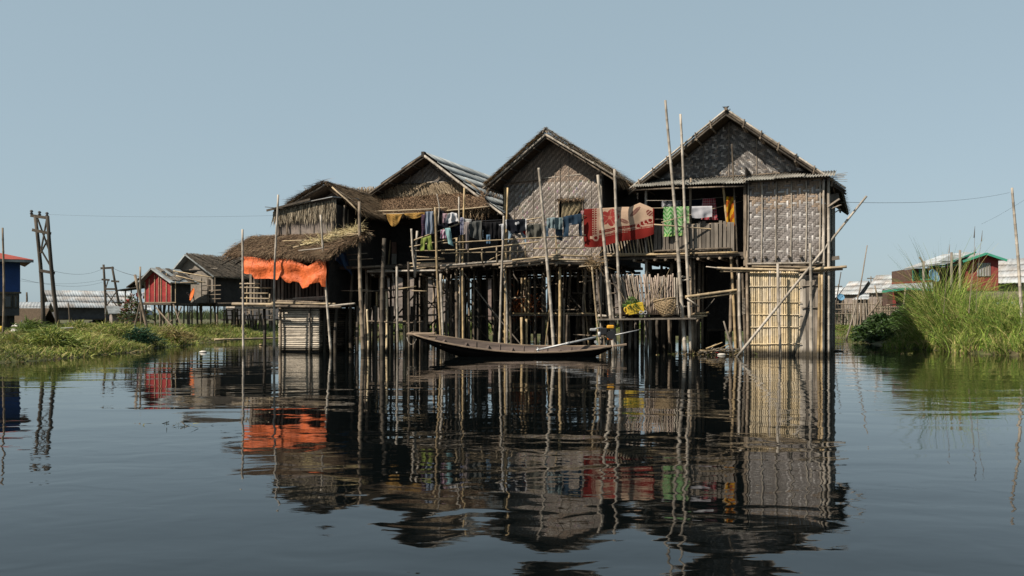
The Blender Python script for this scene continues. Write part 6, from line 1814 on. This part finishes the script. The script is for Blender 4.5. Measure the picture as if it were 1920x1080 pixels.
wd = part(MB().box((Lg(1832, 500, -.62).x, -.64, Lg(1840, 518, -.62).z), (Lg(1857, 500, -.62).x, -.605, Lg(1840, 493, -.62).z)), 'window', m_tin, root)
for k in range(5):
    x = Lg(1835 + k * 5, 505, -.66).x
    part(MB().box((x - .02, -.67, Lg(1840, 518, -.62).z), (x + .02, -.645, Lg(1840, 493, -.62).z)), 'mullion', m_greyw, wd)
# main long roof, low roofs
p = [Lg(1694, 504, -.8), Lg(1788, 489, -.8), Lg(1812, 474, 2.5), Lg(1770, 478, 2.5)]
part(MB().slab(Lg(1694, 504, -.8), Lg(1790, 488, -.8), Lg(1812, 473, 2.5), Lg(1768, 477, 2.5), .06), 'roof_slope', m_tin, root)
part(MB().beam(Lg(1696, 505, -.85), Lg(1790, 490, -.85), .05, .12), 'fascia', m_slate, root)
part(MB().slab(Lg(1760, 489, -.9), Lg(1802, 489, -.9), Lg(1800, 478, .6), Lg(1782, 477, .6), .05), 'roof_hip', m_slate, root)
part(MB().slab(Lg(1786, 489, -1.1), Lg(1808, 481, -1.1), Lg(1828, 474, 2), Lg(1808, 472, 2), .05), 'roof_slope', m_slate, root)
part(MB().beam(Lg(1786, 490, -1.15), Lg(1830, 473, -.5), .05, .1), 'green_fascia', m_turq, root)
part(MB().slab(Lg(1654, 546, -2.6), Lg(1752, 540, -2.6), Lg(1748, 529, -1.2), Lg(1674, 533, -1.2), .05), 'lower_roof', m_slate, root)
part(MB().beam(Lg(1654, 547, -2.65), Lg(1700, 541, -2.65), .05, .14), 'green_fascia', m_turq, root)
part(MB().beam(Lg(1700, 541, -2.65), Lg(1752, 545, -2.65), .05, .1), 'green_fascia', m_turq, root)
part(MB().beam(Lg(1672, 531, -1.15), Lg(1745, 527, -1.15), .05, .1), 'red_ridge', m_redboard, root)
wallbox(1708, 523, 1764, 534, -.03, m_redboard, 'band', .02)
for (x0, y0, x1, y1, v) in ((1711, 506, 1715, 527, -.06), (1723, 505, 1730, 526, -.06), (1732, 506, 1738, 522, -.06), (1698, 545, 1704, 560, -1.26)):
    wallbox(x0, y0, x1, y1, v, m_turq, 'shutter', .03)
for (x0, x1, y) in ((1726, 1752, 524), (1700, 1722, 577)):
    part(MB().beam(Lg(x0, y, -.5), Lg(x1, y, -.5), .05, .08), 'balcony_rail', m_turq, root)
part(MB().beam(Lg(1740, 500, -.3), Lg(1812, 495, -.3), .05, .12), 'green_beam', m_turq, root)
wallbox(1674, 545, 1680, 578, -1.28, m_redboard, 'door', .03)
for x in (1664, 1676, 1690, 1702, 1716, 1730, 1745):
    a0 = Lg(x, 600, -1.2); a0.z = 0
    part(MB().tube(a0, Lg(x, 580, -1.2), .07, n=6), 'stilt', m_farwood, root)
for (x0, y0, x1, y1) in ((1662, 572, 1700, 570), (1662, 578, 1700, 577)):
    part(MB().tube(Lg(x0, y0, -2), Lg(x1, y1, -2), .04, n=5), 'veranda_rail', m_farwood, root)
dish('blue satellite dish in front of the green-trimmed house', 1752, 517, 52, .40, m_dbl, math.radians(25), math.radians(-20))
dish('small pale blue dish on the first far house by the big house corner', 1577, 557, 86, .36, m_dbl, math.radians(10), math.radians(-20))
# far right utility poles
for (x, y0, y1, Y, lab, arms) in ((1633, 518, 560, 100, 'far utility pole with crossarm behind the second far house', 1), (1572, 533, 575, 100, 'far utility pole above the first far house', 1), (1784, 473, 560, 47, 'dark post rising in front of the grey hipped roof', 0), (1800, 469, 560, 47, 'second dark post right of the first, before the red gable', 0), (1732, 490, 590, 46, 'grey forked post left of the blue dish', 2)):
    root_ = thing('utility_pole', lab, 'pole', (P(x, y1, Y).x, Y, 0), 0, 'posts near the far right houses')
    inv = Vector(root_.location)
    b0 = P(x, y1, Y) - inv; b0.z = 0
    part(MB().tube(b0, P(x, y0, Y) - inv, .08, .07, n=6), 'shaft', m_plank, root_, True)
    if arms == 1:
        part(MB().beam(P(x - 7, y0 + 4, Y) - inv, P(x + 7, y0 + 4, Y) - inv, .1, .12), 'crossarm', m_plank, root_)
    if arms == 2:
        part(MB().tube(P(x, y0 + 3, Y) - inv, P(x - 8, y0 - 8, Y) - inv, .05, n=5), 'fork', m_pole, root_)
# stake fences
fn = thing('stake_fence', 'long ragged fence of thin grey stakes before the far right houses', 'fence', (P(1560, 600, 66).x, 66, 0), 0)
inv = Vector(fn.location)
k = 0
for Yf, x0, x1, yt in ((66, 1560, 1690, 566), (60, 1600, 1680, 560)):
    x = x0
    while x < x1:
        a0 = P(x, 592, Yf) - inv; a0.z = .2
        b0 = P(x + rnd.uniform(-2.5, 2.5), yt + rnd.uniform(-7, 9), Yf + rnd.uniform(-.5, .5)) - inv
        part(MB().tube(a0, b0, .04, .03, n=4), 'stake', m_farwood if k % 3 else m_pole, fn)
        x += rnd.uniform(1.6, 3.2); k += 1
for y in (570, 580, 588):
    part(MB().tube(P(1560, y, 65.8) - inv, P(1692, y + 1, 60) - inv, .035, n=4), 'fence_rail', m_farwood, fn)
for (x0, y0, x1, y1, lab) in ((1640, 535, 1656, 592, 'longer stake sticking out of the ragged fence, leaning left'), (1698, 540, 1692, 592, 'tan post at the corner of the green-trimmed lower roof'), (1676, 582, 1710, 622, 'bent brown pole lying over the bush towards the reeds'), (1650, 562, 1626, 594, 'stake crossing the fence at a slant')):
    p0, p1 = P(x1, y1, 46), P(x0, y0, 46)
    o = MB().tube(p0, p1, .05, .04, 6, bend=.05).build('stake', m_farwood, base=tuple(p0), smooth=True)
    tag(o, lab, 'stake', 'loose stakes on the right bank')
fr_ = thing('bamboo_rack', 'low bamboo rack at the water side of the ragged fence', 'rack', (P(1650, 595, 50).x, 50, 0))
inv = Vector(fr_.location)
for k in range(12):
    x = 1642 + k * 4.4
    a0 = P(x, 596, 50) - inv
    part(MB().tube(a0, P(x, 574, 50) - inv, .04, n=4), 'upright', m_farwood, fr_)
for y in (577, 584, 591):
    part(MB().tube(P(1640, y, 50) - inv, P(1695, y - 1, 50) - inv, .04, n=4), 'rail', m_farwood, fr_)

# ================================================================ vegetation
def grass_patch(name, label, n, xr, yr, hfun, cols, w=(.015, .03), lean=.35, droop=.5, test=None, wfun=None):
    X, Y = nrs.uniform(*xr, n), nrs.uniform(0, 1, n)
    Y = yr[0] * (yr[1] / yr[0]) ** Y
    Z = ground_z(X, Y)
    keep = Z > .0
    if test is not None: keep &= test(X, Y)
    X, Y, Z = X[keep], Y[keep], Z[keep]
    m_ = len(X)
    b = np.stack([X, Y, Z - .05], -1)
    d = np.stack([nrs.normal(size=m_) * lean, nrs.normal(size=m_) * lean, np.ones(m_)], -1)
    d /= np.linalg.norm(d, axis=1, keepdims=True)
    h = hfun(X, Y, m_)
    ww = nrs.uniform(*w, m_) * np.maximum(1, Y / 38)
    patch = (np.sin(X * 1.3 + Y * .7) + np.sin(X * .5 - Y * 1.9) + np.sin(X * 3.1 + 1) * .5)
    c = palette(m_, cols, .25) * (1 + .18 * patch)[:, None]
    o = np_mesh(name, *blades(b, d, h, ww, c, droop), m_grass)
    return tag(o, label, 'grass', kind='stuff')
GR = ((.24, .29, .05), (.17, .23, .04), (.34, .34, .09), (.10, .15, .03), (.44, .36, .15))
GB = ((.28, .20, .08), (.20, .17, .06), (.14, .15, .04), (.34, .25, .11))
lump_ = lambda X, Y: (.5 + .5 * np.sin(X * 1.1 + np.sin(Y * .8) * 2)) * (.5 + .5 * np.sin(Y * .9 + 1.3 + X * .4))
grass_patch('bank_grass', 'thick green and straw-coloured grass covering the left bank', 46000, (-22, -12.4), (21.5, 50), lambda X, Y, m: (.26 + .62 * lump_(X, Y) * (1 - np.clip((X + 13.6), 0, 1) * .7)) * nrs.uniform(.5, 1.4, m), GR, (.02, .04), .42, .5)
grass_patch('bank_edge_weeds', 'short brownish weeds along the waterline of the left bank', 9000, (-17, -12.2), (21.5, 44), lambda X, Y, m: nrs.uniform(.06, .18, m), GB, (.02, .05), .8, .6, lambda X, Y: ground_z(X, Y) < .16)
grass_patch('far_bank_grass', 'bright green grass of the far bank behind the stilts', 26000, (-36, 36), (46, 75), lambda X, Y, m: nrs.uniform(.15, .5, m), ((.10, .17, .02), (.13, .2, .03), (.08, .13, .02), (.17, .19, .05)), (.03, .05), .5, .5)
grass_patch('right_bank_grass', 'yellowish green grass of the inlet bank right of the big house', 9000, (15, 27), (42, 66), lambda X, Y, m: nrs.uniform(.12, .4, m), ((.14, .17, .03), (.18, .17, .05), (.10, .14, .02), (.22, .17, .07)), (.03, .05), .6, .5)
def reed_h(X, Y, m):
    px = 960 + X / Y * 1600
    return np.interp(px, [1640, 1700, 1730, 1765, 1800, 1850, 1880, 1925], [.7, 1.9, 3.7, 4.7, 3.3, 2.6, 2.4, 2.4]) * nrs.uniform(.45, 1.12, m)
REED = ((.22, .33, .05), (.16, .26, .04), (.30, .40, .07), (.09, .17, .03), (.38, .42, .11), (.50, .44, .17))
def reeds(name, label, n, cols, hscale=1.0, lean=.22, droop=.75, w=(.018, .036)):
    X, Y = nrs.uniform(14.5, 24, n), nrs.uniform(25.5, 36, n)
    # clumps
    cx, cy = np.round(X * 1.6) / 1.6, np.round(Y * 1.6) / 1.6
    X = cx + (X - cx) * .7 + .2 * np.sin(cy * 9); Y = cy + (Y - cy) * .7
    Z = ground_z(X, Y)
    k = (Z > -.02) & (np.abs(X / Y * 1600 + 960 - 1820) < 180)
    X, Y, Z = X[k], Y[k], Z[k]
    m_ = len(X)
    b = np.stack([X, Y, Z - .05], -1)
    cl = np.sin(cx[k] * 17.3 + cy[k] * 7.7)
    d = np.stack([nrs.normal(size=m_) * lean + .22 * cl, nrs.normal(size=m_) * lean - .05, np.ones(m_)], -1)
    d /= np.linalg.norm(d, axis=1, keepdims=True)
    edge = np.clip((Z + .02) / .35, .35, 1)
    c = palette(m_, cols, .25) * (1 + .22 * cl)[:, None]
    o = np_mesh(name, *blades(b, d, reed_h(X, Y, m_) * hscale * edge, nrs.uniform(*w, m_), c, droop, seg=5), m_grass)
    return tag(o, label, 'reeds', kind='stuff')
reeds('reeds', 'dense arching green reeds on the bank at the right edge', 20000, REED, droop=.6)
reeds('upright_reeds', 'upright spiky green stems standing among the arching reeds', 6000, REED, 1.0, .12, .2, (.012, .026))
reeds('dry_reeds', 'dry straw-coloured reed stems low in the reed bed', 2600, ((.50, .38, .17), (.38, .28, .13), (.55, .46, .24)), .62, .4, .9)
for i, (px_, py0, Y, lab) in enumerate(((1828, 424, 30, 'tallest plumed reed stalk above the reed bed, leaning right'), (1842, 432, 30, 'second tall plumed stalk, just right of the tallest'), (1781, 458, 30, 'single tall reed stalk left of the dark posts'), (1829, 463, 29.5, 'reed stalk rising in front of the red gable room'))):
    base = P(px_ - 12, 560, Y); tp = P(px_, py0, Y)
    root_ = thing('reed_stalk', lab, 'reed', base, 0, 'tall reed stalks')
    part(MB().tube((0, 0, -.5), tp - base, .009, .005, 4, bend=.06), 'stem', m_farwood, root_)
    part(MB().tube((tp - base) * .84, (tp - base) * 1.0, .018, .004, 5), 'plume', m_stilt, root_)
leafy('creeper_bush', 'dark green rounded creeper mound at the foot of the right bank', 'bush', Vector((P(1668, 620, 39).x, 39, .1)), 5200, 1.45, 1.0, ((.03, .065, .012), (.045, .09, .018), (.02, .045, .01)), (.09, .2), (.07, .14))
leafy('creeper_bush', 'lighter green leafy patch between the dark mound and the reeds', 'bush', Vector((P(1712, 610, 37).x, 37, .2)), 3000, 1.1, 1.2, ((.06, .12, .02), (.09, .16, .03), (.05, .1, .02)), (.09, .2), (.06, .12))
for (px_, Y, rad, h, lab, cols) in ((150, 34, .9, .5, 'tall tufted weed clump near the tall timber frame', GR), (205, 33, 1.2, .5, 'broad bushy weed clump in the middle of the left bank', GR), (95, 27, .9, .5, 'dark weed clump below the lying engine', GR[:4]), (262, 33, .7, .5, 'dark green broad-leaved clump before the red hut', ((.02, .06, .03), (.03, .09, .045))), (322, 36, .9, .5, 'brownish bush near the tip of the left bank', GB), (60, 30, .7, .6, 'bright green weed clump right of the white bundle', ((.13, .19, .03), (.09, .14, .02)))):
    x = P(px_, 600, Y).x
    z = float(ground_z(x, Y))
    leafy('weed_clump', lab, 'bush', Vector((x, Y, z)), 1100, rad, h, [tuple(c * 1.1 for c in q) for q in cols], (.12, .34), (.015, .04), group='weed clumps on the left bank')
# floating weed by the right corner and on open water
lump('floating_board', 'dark board floating at the foot of the right house corner', 'board', Vector((P(1562, 656, 1).x * 30, 30, .02)), .18, m_dark, (2.2, .5, .25), seed=22)
twig_ball('water_weed', 'thin patch of floating weed right of the big house', 'weeds', Vector((P(1640, 664, 1).x * 29, 29, .01)), 160, 1.2, ((.12, .09, .05), (.09, .09, .03)), (.05, .2), (.015, .03), .02)
twig_ball('water_weed', 'small sprig with yellow tip floating on the open water at left', 'weeds', Vector((P(345, 800, 1).x * 10, 10, .01)), 22, .3, ((.2, .18, .05), (.12, .09, .05)), (.03, .12), (.006, .012), .04)

# far reed belt closing the lake edge
n = 16000
X = nrs.uniform(-260, 260, n); Y = nrs.uniform(150, 260, n)
b = np.stack([X, Y, np.full(n, .2)], -1)
d = np.stack([nrs.normal(size=n) * .2, nrs.normal(size=n) * .2, np.ones(n)], -1); d /= np.linalg.norm(d, axis=1, keepdims=True)
hh = (1.2 + 1.6 * (.5 + .5 * np.sin(X * .09) * np.cos(X * .031 + Y * .05))) * nrs.uniform(.6, 1.2, n)
o = np_mesh('far_reeds', *blades(b, d, hh, nrs.uniform(.25, .5, n), palette(n, ((.10, .13, .05), (.07, .10, .04), (.14, .15, .07))), .2, seg=2), m_grass)
tag(o, 'distant belt of green reeds along the far side of the lake', 'reeds', kind='stuff')
